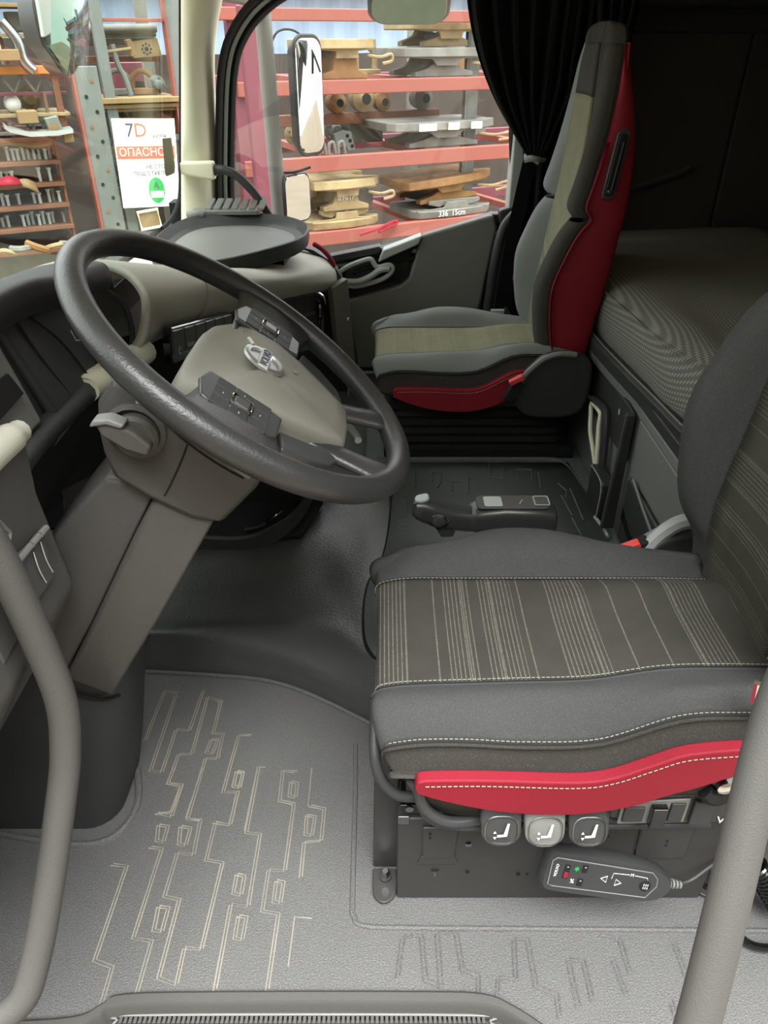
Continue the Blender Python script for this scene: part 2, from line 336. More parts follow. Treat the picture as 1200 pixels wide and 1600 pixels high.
D=[(-.80,1.43,.12),(-.62,1.43,.12),(-.50,1.43,.118),(-.43,1.42,.116),(-.30,1.43,.112),(-.21,1.48,.108),(-.15,1.54,.105),(-.085,1.55,.100),(-.03,1.55,.104),(.02,1.55,.104)]
E_=[(-.80,1.50,.10),(-.62,1.50,.10),(-.52,1.50,.10),(-.45,1.49,.10),(-.32,1.52,.10),(-.23,1.6,.10),(-.17,1.7,.10),(-.10,1.75,.11),(-.04,1.75,.104),(.02,1.75,.104)]
patch('tunnel_cover', [A, B0, B1, B, B2, Cc, D, E_], 'scoop', fl, res=5, thick=.006, soff=-1)
tube('tunnel_cover_lip', [(p[0], p[1]-.004, p[2]+.003) for p in A], .0045, 'rubber', fl, n=8)
bounds('tunnel_floor', .03, 1.32, 1.04, 1.76, .03, .099, 'darkmat', fl, bevel=.01)
bounds('tunnel_floor', -.06, 1.32, 1.755, 2.62, .03, .099, 'darkmat', fl, bevel=.01)
bounds('passenger_footwell_floor', -.78, -.055, 1.7, 2.62, -.1, .03, 'darkmat', fl, bevel=.01)
joined('raised_line_pattern', [sweep([(x, y, .1065) for x, y in l], .0022, 5) for l in TUNNEL_RIDGES[:-1]], 'darkmat', fl, smooth=False, kind='stuff')
tube('mat_border_bead', [(x, y, .099) for x, y in [(-.02,1.935),(.2,1.93),(.47,1.93),(.525,1.90),(.545,1.80),(.55,1.6),(.55,1.35)]], .006, 'darkmat', fl, n=8)
tube('mat_seam', [(.02,1.72,.1),(.012,1.55,.1035),(-.005,1.42,.1045),(-.035,1.33,.1045),(-.044,1.24,.1045),(-.04,1.14,.104),(-.02,1.09,.103),(.02,1.07,.1025)], .0035, 'deepblk', fl, n=6)
patch('tunnel_mat', [[(.04,1.9,.1005),(.54,1.9,.1005)],[(.022,1.7,.1025),(.55,1.7,.1025)],[(.014,1.55,.1045),(.55,1.55,.1045)],[(-.003,1.42,.1055),(.55,1.42,.1055)],[(-.033,1.33,.1055),(.55,1.33,.1055)],[(-.042,1.24,.1055),(.55,1.24,.1055)],[(-.038,1.14,.1055),(.55,1.14,.1055)],[(-.018,1.09,.105),(.55,1.09,.105)]], 'darkmat', fl, thick=.003, res=3)
# door sill with a raised edge and the ribbed step beyond it
si = thing('door_sill', (-.1, .49, 0), 'dark grey sill edge of the open driver doorway at the floor front', 'sill')
sp = [(-.80,.478),(-.55,.478),(-.43,.484),(-.395,.50),(-.365,.513),(-.2,.516),(.05,.516),(.14,.513),(.18,.498),(.215,.476),(.25,.45),(.4,.40)]
pc = cr([(x, y, 0) for x, y in sp], 5)
loft('sill_edge', [[(p.x, p.y, -.02), (p.x, p.y, .010), (p.x, p.y-.004, .014), (p.x, p.y-.014, .014), (p.x, p.y-.019, .008), (p.x, p.y-.021, -.06)] for p in pc], 'greypl', si)
st = thing('step_tread', (-.1, .42, -.03), 'dark ribbed rubber tread strip set into the door step', 'step')
bounds('tread_base', -.62, .32, .25, .492, -.06, -.016, 'blackpl', st, bevel=.004)
ribs = []
for j in range(5):
    for i in range(76):
        x = -.37 + i*.0068 + (.0034 if j % 2 else 0); y = .488 - j*.0115
        ribs.append(([(x+a*.002, y+b*.0046, -.017+c*.006) for a in (-1, 1) for b in (-1, 1) for c in (0, 1)], [(0,1,3,2),(4,6,7,5),(0,4,5,1),(2,3,7,6),(1,5,7,3)]))
joined('tread_ribs', ribs, 'greypl', st, smooth=False, kind='stuff')
tube('tread_rim', [(-.385,.47,-.012),(-.375,.488,-.012),(-.355,.494,-.012),(.12,.494,-.012),(.15,.484,-.012),(.2,.455,-.012)], .0018, 'midpl', st, n=6)
# walls
w = thing('wall_rear', (1.3, 1.5, 0), 'dark brown-grey rear wall of the sleeper cab', 'wall', kind=S)
bounds('wall_panel', 1.30, 1.36, .40, 2.66, -.03, 2.0, 'wallb', w)
w = thing('wall_left', (.95, .42, 0), 'near side wall panel of the sleeper behind the driver doorway', 'wall', kind=S)
bounds('wall_panel', .82, 1.36, .38, .44, -.03, 2.0, 'wallb', w)
w = thing('wall_right', (.95, 2.64, 0), 'dark far side wall of the sleeper beyond the bunk', 'wall', kind=S)
bounds('wall_panel', .50, 1.36, 2.60, 2.66, -.03, 2.0, 'wallb', w)
bounds('trim_panel', .70, 1.085, 2.585, 2.60, .60, 1.165, 'wallb', w, bevel=.008)
bounds('trim_panel', 1.09, 1.295, 2.585, 2.60, .60, 1.165, 'wallb', w, bevel=.008)
tube('moulded_rib', [(.64,2.585,.70),(.78,2.583,.735),(.92,2.583,.775),(.98,2.585,.80)], .012, 'wallb', w)
bounds('overhead_locker', .62, 1.30, 2.42, 2.60, 1.22, 1.6, 'deepblk', w, bevel=.015)
w = thing('ceiling', (.3, 1.5, 1.85), 'roof lining of the cab above the seats', 'ceiling', kind=S)
bounds('roof_panel', -.66, 1.36, .38, 2.66, 1.72, 1.80, 'cream', w)
w = thing('wall_front', (-.78, 1.5, 0), 'front bulkhead of the cab below the windscreen', 'wall', kind=S)
bounds('bulkhead', -.86, -.78, .40, 2.62, -.1, .60, 'deepblk', w)
w = thing('trim_4', (-.60, 1.5, 1.5), 'front roof header above the windscreen', 'wall', kind=S)
bounds('header_panel', -.68, -.48, .40, 2.62, 1.42, 1.78, 'cream', w)
# passenger-side A pillar (raked) with grey rubber window seal
w = thing('trim_1', (-.6, 2.56, .6), 'cream plastic pillar trim between windscreen and passenger window', 'pillar', kind=S)
def pil(z): return .147*(z-.666)
rows = []
for z in (.56, .70, .85, 1.0, 1.12, 1.22, 1.34, 1.5, 1.72):
    dx = pil(z); bend = 0 if z < 1.08 else (z-1.08)**1.6*.55
    x0 = -.655+dx; x1 = -.548 + dx*.55 + bend
    rows.append([(x0-.012, 2.62, z), (x0-.004, 2.545, z), (x0+.004, 2.515, z), (x0+.02, 2.502, z), ((x0+x1)/2, 2.505, z), (x1-.02, 2.525, z), (x1-.002, 2.57, z), (x1, 2.62, z)])
patch('pillar_cover', rows, 'cream', w, res=3, thick=.012)
bounds('pillar_core', -.70, -.60, 2.56, 2.63, .5, .70, 'deepblk', w)
# windscreen: raked pane with black frit band and rubber edge
w = thing('window_1', (-.72, 1.5, .6), 'large windscreen glass of the truck looking out to the racks', 'windscreen', kind=S)
def wx(z): return -.700 + .147*(z-.666)
prism('pane', [(wx(.5), .45, .5), (wx(.5), 2.60, .5), (wx(1.5), 2.60, 1.5), (wx(1.5), .45, 1.5)], (-.006, 0, 0), 'glassw', w, bevel=0, smooth=False)
tube('rubber_edge', [(wx(1.5)+.034,2.573,1.5),(wx(1.2)+.034,2.573,1.2),(wx(.9)+.034,2.573,.9),(wx(.74)+.032,2.57,.74),(wx(.69)+.028,2.55,.695),(wx(.66)+.022,2.50,.665),(wx(.645)+.016,2.40,.652)], .007, 'deepblk', w)
prism('frit_band', [(wx(.5)+.002, .45, .5), (wx(.5)+.002, 2.53, .5), (wx(.6)+.002, 2.53, .60), (wx(.6)+.002, .45, .60)], (.002, 0, 0), 'deepblk', w, bevel=0)
prism('windscreen_sticker', [(-.659,2.43,.797),(-.650,2.495,.797),(-.6475,2.503,.815),(-.6475,2.503,.895),(-.655,2.43,.90),(-.659,2.42,.81)], (.001,0,0), mat('olive_sticker','#6e6a52',.6,var=.05), w, bevel=0)
# passenger window
w = thing('window_2', (-.05, 2.6, .6), 'clear side window pane of the passenger door', 'window', kind=S)
WO = [(-.505,.50),(-.50,.70),(-.47,.95),(-.445,1.08),(-.41,1.15),(-.35,1.21),(-.25,1.262),(-.05,1.31),(.28,1.34),(.36,1.32),(.385,1.25),(.40,.9),(.405,.64),(.1,.56),(-.25,.50)]
prism('pane', [(x, 2.612, z) for x, z in WO], (0, .005, 0), 'glass', w, bevel=0, smooth=False)
def frame_ring(off, y): 
    c = Vector((0, 0, .9)); out = []
    P_ = cr([(x, y, z) for x, z in WO], 4, True); N = len(P_)
    for i in range(N):
        t = (P_[(i+1) % N]-P_[i-1]).normalized(); nn = Vector((-t.z, 0, t.x))
        if nn.dot(P_[i]-Vector((0, y, .9))) < 0: nn = -nn
        out.append(P_[i]+nn*off)
    return out
def ringloft(name, prof, m, parent):
    rings = [frame_ring(o, y) for o, y in prof]; n = len(rings[0]); V = [p for r in rings for p in r]; F = []
    for i in range(len(rings)-1):
        for j in range(n): F.append((i*n+j, i*n+(j+1) % n, (i+1)*n+(j+1) % n, (i+1)*n+j))
    return mesh(name, V, F, m, parent, angle=60)
ringloft('black_seal', [(-.004,2.62),(-.008,2.60),(.002,2.588),(.010,2.592),(.012,2.60)], 'deepblk', w)
ringloft('grey_channel', [(.012,2.60),(.013,2.58),(.022,2.578),(.025,2.59)], 'lightg', w)
ringloft('black_door_seal', [(.025,2.60),(.027,2.562),(.035,2.553),(.046,2.56),(.048,2.60)], 'deepblk', w)
# header and pillar around the side window
w = thing('trim_2', (.45, 2.6, .6), 'pale grey-green door pillar trim behind the passenger window', 'pillar', kind=S)
bounds('pillar_trim', .405, .455, 2.56, 2.64, .60, 1.72, 'lightg', w, bevel=.006)
bounds('pillar_inner', .455, .60, 2.58, 2.66, .05, 1.72, 'deepblk', w, bevel=.006)
w = thing('trim_3', (-.1, 2.62, 1.4), 'cream roof side rail above the passenger window', 'trim', kind=S)
bounds('roof_rail', -.62, .62, 2.57, 2.66, 1.37, 1.78, 'cream', w, bevel=.01)
w = thing('trim_5', (-.66, .42, 0), 'near-side windscreen pillar at the front of the driver doorway', 'pillar', kind=S)
prism('pillar_cover', [(-.74,.40,.5),(-.62,.40,.5),(-.50,.40,1.72),(-.62,.40,1.72)], (0,.07,0), 'cream', w, bevel=.012); bounds('pillar_foot', -.80, -.64, .40, .47, -.03, .5, 'blackpl', w)
w = thing('trim_6', (.1, .42, 1.66), 'roof side rail above the driver doorway', 'trim', kind=S)
bounds('roof_rail', -.60, .84, .38, .46, 1.64, 1.78, 'cream', w, bevel=.01)
# ================================================================== PASSENGER DOOR
d = thing('door_1', (.1, 2.58, .05), 'dark grey passenger door lining with sloping armrest top', 'door', kind=S)
def pr(name, pts, y0, y1, m, bev=.006, parent=d): return prism(name, [(x, y0, z) for x, z in pts], (0, y1-y0, 0), m, parent, bevel=bev)
pr('door_core', [(-.56,.02),(.50,.02),(.42,.66),(.36,.66),(.13,.585),(-.05,.54),(-.25,.50),(-.56,.46)], 2.585, 2.64, 'blackpl')
pr('lining_panel', [(-.13,.14),(.28,.12),(.335,.36),(.372,.625),(.355,.665),(.125,.600),(.085,.46),(.055,.435),(-.13,.385)], 2.548, 2.59, 'midpl', .010)
pr('lining_lower_panel', [(-.13,-.02),(.29,-.02),(.285,.10),(-.13,.12)], 2.553, 2.59, 'midpl', .006)
pr('lining_rear_panel', [(.30,.12),(.42,.12),(.44,.64),(.425,.690),(.375,.675),(.385,.62),(.345,.34)], 2.556, 2.60, 'blackpl', .008)
pr('armrest_cap', [(-.005,.555),(.125,.603),(.117,.575),(.095,.565),(-.02,.515)], 2.535, 2.59, 'lightg', .006)
pr('switch_panel', [(-.20,.40),(-.13,.40),(.05,.45),(.075,.475),(.10,.565),(-.02,.525),(-.16,.47),(-.22,.47)], 2.556, 2.59, 'deepblk', .004)
pr('belt_rail', [(-.25,.497),(-.02,.540),(-.005,.555),(-.015,.565),(-.25,.520)], 2.55, 2.60, 'blackpl', .004)
def recess(prof, m='lightg'): pass
hp = [(-.145,2.545,.452),(-.155,2.543,.475),(-.125,2.54,.500),(-.075,2.54,.520),(-.045,2.54,.526),(-.034,2.54,.512),(-.02,2.538,.50),(.015,2.536,.508),(.03,2.536,.497),(.012,2.536,.472),(-.03,2.538,.452),(-.09,2.542,.436),(-.125,2.545,.438)]
tube('handle_surround', hp, .0085, 'lightg', d, closed=True, res=4, n=8)
pr('handle_recess', [(-.14,.45),(-.12,.495),(-.045,.52),(-.03,.50),(.01,.50),(-.02,.46),(-.10,.445)], 2.552, 2.558, 'blackpl', .002)
tube('door_pull', [(-.125,2.54,.452),(-.085,2.532,.455),(-.045,2.530,.472),(-.015,2.53,.492),(.018,2.532,.497)], .010, 'lightg', d, n=8)
tube('recess_shelf', [(-.105,2.545,.478),(-.07,2.543,.492),(-.04,2.543,.50)], .006, 'deepblk', d, n=8)
pr('edge_strip', [(-.135,-.02),(-.128,-.02),(-.128,.39),(-.135,.39)], 2.545, 2.556, 'lightg', .001)
pr('sill_plate', [(-.14,.118),(.28,.118),(.28,.124),(-.14,.124)], 2.542, 2.556, 'lightg', .001)
# ================================================================== DASHBOARD
da = thing('dashboard', (-.5, 1.5, .1), 'grey soft-touch dashboard with black lower panels spanning the cab', 'dashboard')
pad_rows = [
 [(-.425,1.20,.695),(-.41,1.28,.69),(-.347,1.577,.645),(-.295,1.99,.551),(-.19,2.36,.474),(-.165,2.45,.463)],
 [(-.395,1.19,.735),(-.375,1.28,.73),(-.318,1.577,.685),(-.255,1.99,.592),(-.165,2.36,.503),(-.145,2.45,.49)],
 [(-.385,1.20,.80),(-.365,1.28,.785),(-.315,1.577,.72),(-.258,1.99,.622),(-.18,2.36,.552),(-.165,2.45,.535)],
 [(-.44,1.24,.838),(-.42,1.3,.82),(-.37,1.577,.745),(-.33,1.99,.640),(-.25,2.36,.582),(-.23,2.45,.568)],
 [(-.55,1.27,.835),(-.53,1.33,.82),(-.50,1.577,.745),(-.48,1.99,.642),(-.44,2.36,.605),(-.43,2.49,.60)],
 [(-.70,1.28,.785),(-.70,1.36,.775),(-.70,1.6,.715),(-.70,1.99,.640),(-.69,2.36,.635),(-.68,2.51,.63)]]
patch('soft_pad', pad_rows, 'pad', da, res=6, thick=.014, soff=-1)
tube('pad_seam', [(-.393,1.43,.60+.072),(-.352,1.405,.703),(-.336,1.41,.735),(-.345,1.425,.76),(-.40,1.43,.785)], .0016, 'midpl', da, n=5)
# black rear face below the pad
face = [
 [(-.432,1.16,.705),(-.418,1.28,.695),(-.357,1.577,.648),(-.305,1.99,.554),(-.20,2.36,.476),(-.175,2.44,.465)],
 [(-.44,1.16,.63),(-.425,1.28,.62),(-.365,1.577,.58),(-.315,1.99,.50),(-.21,2.36,.42),(-.18,2.44,.41)],
 [(-.47,1.16,.50),(-.45,1.28,.50),(-.40,1.577,.46),(-.335,1.99,.36),(-.20,2.36,.30),(-.17,2.44,.29)],
 [(-.52,1.16,.35),(-.50,1.28,.35),(-.43,1.577,.32),(-.35,1.99,.22),(-.20,2.36,.19),(-.16,2.44,.18)]]
patch('lower_face', face, 'deepblk', da, res=5, thick=.012, soff=-1)
# dash end: grey strip, black end trim, red reflector
prism('end_strip', [(-.165,2.37,.478),(-.115,2.40,.50),(-.095,2.40,.20),(-.145,2.37,.19)], (-.02,.02,0), 'midpl', da, bevel=.004)
loft('end_trim', [[(x+dx*.012, 2.44+dy*.022, z) for dx, dy in ((-1,-1),(1,-1),(1,1),(-1,1))] for x, z in ((-.30,.60),(-.235,.583),(-.18,.548),(-.15,.50),(-.137,.45),(-.125,.36),(-.112,.27),(-.10,.17))], 'blackpl', da, bevel=.003)
tube('red_reflector', [(-.225,2.425,.603),(-.195,2.42,.585),(-.172,2.417,.56),(-.158,2.415,.532)], [.004]+[.008]*17+[.004], 'red', da, n=8)
box('end_clip', (-.118,2.40,.37), (.012,.02,.012), 'chrome', da)
# air vent with slats, chrome thumb grip
ve = mesh('vent_surround', *sweep(cr([(-.295,2.06,.525),(-.215,2.33,.466),(-.20,2.33,.35),(-.225,2.20,.345),(-.30,2.05,.40)], 3, True), .006, 6, True), 'satin', da)
for i in range(5):
    z = .49 - i*.03; prism('vent_slat', [(-.315,2.03,z+.028),(-.225,2.30,z-.03),(-.215,2.30,z-.033),(-.305,2.03,z+.025)], (0,0,-.012), 'satin', ve, bevel=.001)
tube('vent_thumb_grip', [(-.235,2.30,.485),(-.205,2.315,.45),(-.205,2.32,.40),(-.215,2.32,.36)], [.004]*6+[.008]*7+[.005]*6, 'gloss', da, n=8)
tube('vent_grip_chrome', [(-.212,2.30,.487),(-.19,2.308,.468),(-.186,2.31,.445)], .0045, 'chrome', da, n=6)
# function key row
e = (Vector((-.348,1.577,.612))-Vector((-.385,1.22,.695))).normalized()
up = (Z - e*Z.dot(e)).normalized(); nr = e.cross(up); nr = nr if nr.x > 0 else -nr
kp = slab('key_panel', Vector((-.362,1.40,.662)), e, up, .36, .062, .012, .014, 'gloss', da) if e.cross(up).x > 0 else slab('key_panel', Vector((-.362,1.40,.662)), -e, up, .36, .062, .012, .014, 'gloss', da)
for i, s in enumerate(('⏻','AUDIO','PHONE','FLEET','NAVI','CAMERA')):
    c = Vector((-.362,1.40,.662)) + nr*.0135 + e*(-.150+i*.058)
    k = slab('function_key', c + up*.006, -e if e.cross(up).x < 0 else e, up, .054, .040, .004, .004, 'satin', kp, edge=.001)
    if i == 0: tube('key_symbol', [c+nr*.0045+up*(-.010+.006*math.sin(t*.7))+e*.006*math.cos(t*.7) for t in range(9)], .0006, 'white', k, n=4)
    else: text('key_text', s, c+nr*.0042-up*.006, e if e.cross(up).dot(nr) > 0 else -e, up, .0105, 'lightg', k)
tube('key_underline', [Vector((-.362,1.40,.662))+nr*.016-up*.022+e*a for a in (-.09,.0,.09)], .0008, 'white', kp, n=4)
# instrument binnacle in front of the driver
patch('binnacle_top', [[(-.440,.5,.872),(-.440,.87,.862),(-.435,1.02,.838),(-.435,1.18,.815)],[(-.433,.5,.898),(-.433,.87,.888),(-.428,1.02,.863),(-.43,1.18,.838)],[(-.452,.5,.912),(-.452,.87,.902),(-.45,1.03,.878),(-.455,1.2,.852)],[(-.58,.5,.865),(-.58,.87,.86),(-.57,1.07,.85),(-.57,1.25,.832)],[(-.72,.5,.79),(-.72,.87,.79),(-.71,1.1,.79),(-.70,1.3,.785)]], 'hood', da, thick=.02, soff=-1)
prism('binnacle_face', [(-.47,.55,.885),(-.47,1.14,.832),(-.455,1.14,.70),(-.45,.55,.73)], (-.03,0,0), 'blackpl', da, bevel=.004)
prism('binnacle_pod', [(-.465,.86,.872),(-.462,1.06,.855),(-.44,1.09,.705),(-.435,.90,.722)], (-.02,0,0), 'blackpl', da, bevel=.010)
tube('pod_groove', [(-.462,.90,.868),(-.452,.925,.80),(-.440,.965,.72)], .0025, 'deepblk', da, n=6)
tube('pod_groove', [(-.463,.915,.868),(-.448,.985,.80),(-.438,1.04,.715)], .0018, 'deepblk', da, n=6)
prism('dash_side_panel', [(-.455,.50,.89),(-.455,.83,.884),(-.445,.85,.80),(-.435,.86,.735),(-.44,.50,.745)], (-.02,0,0), 'midpl', da, bevel=.008)
prism('side_switch_recess', [(-.444,.70,.825),(-.440,.81,.822),(-.436,.825,.79),(-.437,.70,.783)], (.004,0,0), 'deepblk', da, bevel=.004)
# small lamp symbols on the binnacle
for pts in ([(-.4535,1.005,.806),(-.4515,1.01,.790),(-.4475,1.028,.784),(-.4495,1.024,.800)], [(-.449,1.042,.775),(-.4455,1.035,.765),(-.4425,1.045,.757),(-.4415,1.06,.757),(-.443,1.063,.763)]):
    tube('lamp_symbol', [(x+.016, y, z) for x, y, z in pts], .0007, 'white', da, n=4, curve=False)
for i in range(6): tube('lamp_symbol', [(-.432,1.026+.002*i+.025*(i//3),.793-.0015*i-.030*(i//3)),(-.432,1.032+.002*i+.025*(i//3),.790-.0015*i-.030*(i//3))], .0006, 'white', da, n=4, curve=False)
# cluster recess and screen
prism('cluster_screen', [(-.50,1.10,.83),(-.50,1.36,.80),(-.47,1.36,.66),(-.465,1.10,.69)], (-.02,0,0), 'gloss', da, bevel=.004)
tube('cluster_bezel', [(-.46,1.09,.835),(-.445,1.13,.76),(-.432,1.185,.70)], .006, 'blackpl', da)
tube('cluster_bezel', [(-.455,1.14,.838),(-.43,1.20,.79),(-.425,1.215,.74),(-.43,1.21,.705)], .005, 'blackpl', da)
# ridge trims leading to the near side
tube('cream_trim', [(-.418,1.235,.690),(-.432,1.12,.70),(-.440,1.03,.712),(-.441,1.015,.713)], [.022]*6+[.023]*6+[.021]*7, 'cream', da, n=12)
tube('black_ridge', [(-.443,1.02,.708),(-.447,.92,.712),(-.447,.84,.715),(-.44,.76,.72)], .018, 'blackpl', da, n=10)
patch('knee_panel', [[(-.455,.74,.70),(-.455,.90,.70),(-.45,1.05,.69),(-.435,1.2,.68)],[(-.475,.74,.60),(-.48,.90,.60),(-.48,1.05,.59),(-.47,1.2,.56)],[(-.56,.74,.50),(-.56,.90,.52),(-.55,1.05,.52),(-.52,1.2,.48)]], 'deepblk', da, thick=.01, soff=-1)
tube('knee_panel_seam', [(-.462,.845,.67),(-.448,.90,.685),(-.44,1.0,.695)], .0016, 'midpl', da, n=5)
tube('wheel_well_rim', [(-.535,.80,.50),(-.485,.815,.58),(-.468,.85,.625),(-.466,.93,.65),(-.468,1.0,.65)], .006, 'blackpl', da, n=6)
# near-side dash extension: plain panel facing the seat with a card pocket
sd = thing('dash_side_extension', (-.45, .62, .3), 'brown-grey plastic dash end panel with clip pocket at the door side', 'panel')
prism('side_panel', [(-.400,.745,.775),(-.405,.745,.70),(-.392,.745,.567),(-.453,.745,.462),(-.525,.745,.362),(-.62,.745,.24),(-.75,.745,.24),(-.75,.745,.78)], (0,-.36,0), 'greypl', sd, bevel=.012)
tube('cream_rail', [(-.405,.74,.782),(-.405,.70,.786),(-.405,.60,.79),(-.405,.45,.79)], [.013]*4+[.0165]*15, 'pad', sd, n=12)
po = prism('card_pocket', [(-.398,.705,.668),(-.394,.690,.615),(-.398,.640,.612),(-.400,.560,.60),(-.402,.560,.69),(-.40,.63,.685)], (.006,0,0), 'greypl', sd, bevel=.003)
for a, b in (((-.390,.708,.674),(-.390,.690,.676)),((-.390,.687,.6765),(-.390,.668,.678)),((-.390,.665,.6785),(-.390,.62,.682))): tube('pocket_clip', [a, b], .004, 'midpl', po, n=8, curve=False)
for y in (.688, .668): tube('pocket_slot', [(-.3905,y,.668),(-.389,y-.002,.645),(-.389,y+.004,.622)], .0009, 'lightg', po, n=4)
tube('label_holder', [(-.398,.648,.708),(-.398,.625,.75),(-.398,.55,.75),(-.398,.55,.69),(-.398,.635,.695)], .003, 'midpl', sd, n=6, closed=True, curve=False)
# storage bin lip under the dash
bn = thing('dash_storage_bin', (-.3, 1.5, .12), 'black open storage bin with curved lip under the dashboard', 'bin')
lip = [(-.50,1.455,.150),(-.418,1.45,.145),(-.35,1.45,.143),(-.30,1.46,.150),(-.235,1.49,.175),(-.195,1.53,.205),(-.175,1.57,.235)]
loft('bin_lip', [[(p.x, p.y, p.z-.045), (p.x, p.y-.004, p.z), (p.x+.002, p.y+.004, p.z+.004), (p.x, p.y+.012, p.z), (p.x, p.y+.012, p.z-.045)] for p in cr(lip, 5)], 'blackpl', bn)
prism('bin_back', [(-.52,1.64,.12),(-.16,1.64,.12),(-.16,1.64,.40),(-.52,1.64,.40)], (0,.02,0), 'deepblk', bn, bevel=.002)
prism('bin_base', [(-.52,1.46,.11),(-.20,1.49,.12),(-.16,1.64,.12),(-.52,1.64,.12)], (0,0,.012), 'deepblk', bn, bevel=.002)
prism('bin_ceiling', [(-.52,1.50,.40),(-.12,1.50,.40),(-.12,1.66,.40),(-.52,1.66,.40)], (0,0,.02), 'deepblk', bn, bevel=.002)
cb = thing('cable_connector', (-.28, 1.52, .14), 'small silver cable plug lying in the storage bin', 'cable')
tube('cable', [(-.34,1.50,.136),(-.31,1.495,.145),(-.285,1.495,.16)], .005, 'blackpl', cb)
tube('plug', [(-.285,1.495,.160),(-.262,1.495,.182)], .005, 'chrome', cb, curve=False); tube('plug', [(-.272,1.50,.168),(-.245,1.50,.193)], .004, 'chrome', cb, curve=False)
# pedal left of the column; its pale edge paints in a lit opening
pd = thing('foot_pedal', (-.6, 1.15, .3), 'dark foot pedal with pale edge in the shadowed footwell left of the column', 'pedal')
loft('pedal_pad', [[(-.60+a*.022, 1.13+a*.01, .445+b*s) for a, b in ((-1,.02),(0,.05),(1,.01),(.6,-.05),(-.8,-.05))] for s in (1,)] + [[(-.60+a*.018+.006, 1.125+a*.01-.01, .445+b*.85) for a, b in ((-1,.02),(0,.05),(1,.01),(.6,-.05),(-.8,-.05))]], 'blackpl', pd, bevel=.002)
tube('pedal_lit_edge', [(-.627,1.11,.465),(-.622,1.11,.40),(-.60,1.115,.392)], .003, 'cream', pd, n=6)
tube('pedal_arm', [(-.60,1.14,.42),(-.66,1.16,.30),(-.72,1.17,.12)], .012, 'deepblk', pd)
# tray on the dashboard
tr = thing('dash_tray', (-.4, 2.15, .64), 'black rounded tray mounted on top of the dash before the passenger window', 'tray')
ctl = [(-.235,2.32),(-.215,2.20),(-.235,2.09),(-.30,1.98),(-.40,1.86),(-.50,1.82),(-.60,1.95),(-.625,2.2),(-.58,2.38),(-.45,2.44),(-.32,2.42)]
out = cr([(x, y, 0) for x, y in ctl], 4, True); cc = Vector((-.42, 2.13, 0))
def tring(f, z): return [cc + (p-cc)*f + Z*(z + .014*(p.x+.42)*-1) for p in out]
loft('tray_shell', [tring(.94,.648), tring(.985,.654), tring(1.0,.672), tring(.995,.690), tring(.975,.692), tring(.955,.686), tring(.90,.670), tring(.80,.666)], 'blackpl', tr, caps=False)
loft('tray_floor', [tring(.82,.6655), tring(.4,.6662), tring(.05,.6664)], 'midpl', tr)
prism('tray_foot', [(-.28,2.12,.60),(-.28,2.34,.58),(-.52,2.34,.60),(-.52,2.0,.62)], (0,0,.05), 'deepblk', tr, bevel=.004)
gr = thing('ribbed_pad', (-.49, 2.41, .70), 'grey ribbed plastic clip bar lying behind the dash tray', 'clip')
slab('bar_base', (-.49,2.44,.690), X, Y, .21, .05, .012, .012, 'midpl', gr)
for i in range(7): prism('rib', [(-.555+i*.027,2.425,.700),(-.535+i*.027,2.425,.700),(-.525+i*.027,2.465,.722),(-.545+i*.027,2.465,.722)], (0,.002,.008), 'lightg' if i % 2 == 9 else 'midpl', gr, bevel=.002)
tube('rounded_end', [(-.60,2.40,.69),(-.575,2.395,.695),(-.555,2.40,.692)], .014, 'midpl', gr)
# pillar grab handle
gh = thing('pillar_grab_handle', (-.53, 2.49, .8), 'black curved grab handle on a cream bracket at the pillar', 'handle')
loft('bracket', [rrect((x, 2.495-dy, z), Y, Z, .04, h, .008) for x, z, h, dy in ((-.625,.812,.034,0),(-.60,.812,.038,.01),(-.535,.807,.052,.012),(-.522,.807,.050,.012))], 'cream', gh, bevel=.003)
tube('grip', [(-.525,2.485,.808),(-.49,2.478,.808),(-.45,2.475,.79),(-.405,2.47,.745),(-.37,2.47,.69),(-.347,2.47,.64),(-.34,2.47,.60)], .0135, 'blackpl', gh, n=12)
lathe('collar', [(.017,0),(.017,.012)], (-.527,2.485,.808), (1,0,0), 'blackpl', gh)
# ================================================================== STEERING COLUMN
sc = thing('steering_column', (-.46, .88, 0), 'brown-grey steering column cover rising from the floor to the wheel', 'steering column')
def secY(y, pts): return [(x, y, z) for x, z in pts]
up_o = [(-.328,.775),(-.322,.806),(-.300,.832),(-.272,.836),(-.225,.80),(-.15,.725),(-.142,.712),(-.155,.692),(-.20,.645),(-.235,.652),(-.285,.682),(-.322,.712),(-.328,.745)]
cx, cz = -.24, .745
loft('upper_shroud', [secY(y, [(cx+(x-cx)*f, min(cp, cz+(z-cz)*f)) for x, z in up_o]) for y, f, cp in ((.752,.86,1),(.757,.95,1),(.768,1.0,1),(.79,1.0,.822),(.83,1.0,.79),(.88,1.0,.765),(.94,1.0,.74),(1.0,.97,.72),(1.015,.9,.71))], 'colpl', sc, bevel=.004)
tube('shroud_seam', [(-.252,.7520,.795),(-.228,.7520,.765),(-.195,.7520,.735),(-.165,.7522,.714)], .0016, 'deepblk', sc, n=6)
tube('shroud_seam', [(-.224,.7520,.760),(-.236,.7520,.735),(-.252,.7520,.706),(-.262,.7522,.690)], .0012, 'deepblk', sc, n=6)
prism('shroud_switch_plate', [(-.272,.753,.823),(-.245,.753,.806),(-.250,.753,.792),(-.276,.753,.80)], (0,-.004,0), 'lightg', sc, bevel=.003)
prism('shroud_step', [(-.235,.755,.80),(-.15,.755,.728),(-.158,.755,.712),(-.238,.755,.782)], (0,-.008,0), 'midpl', sc, bevel=.004)
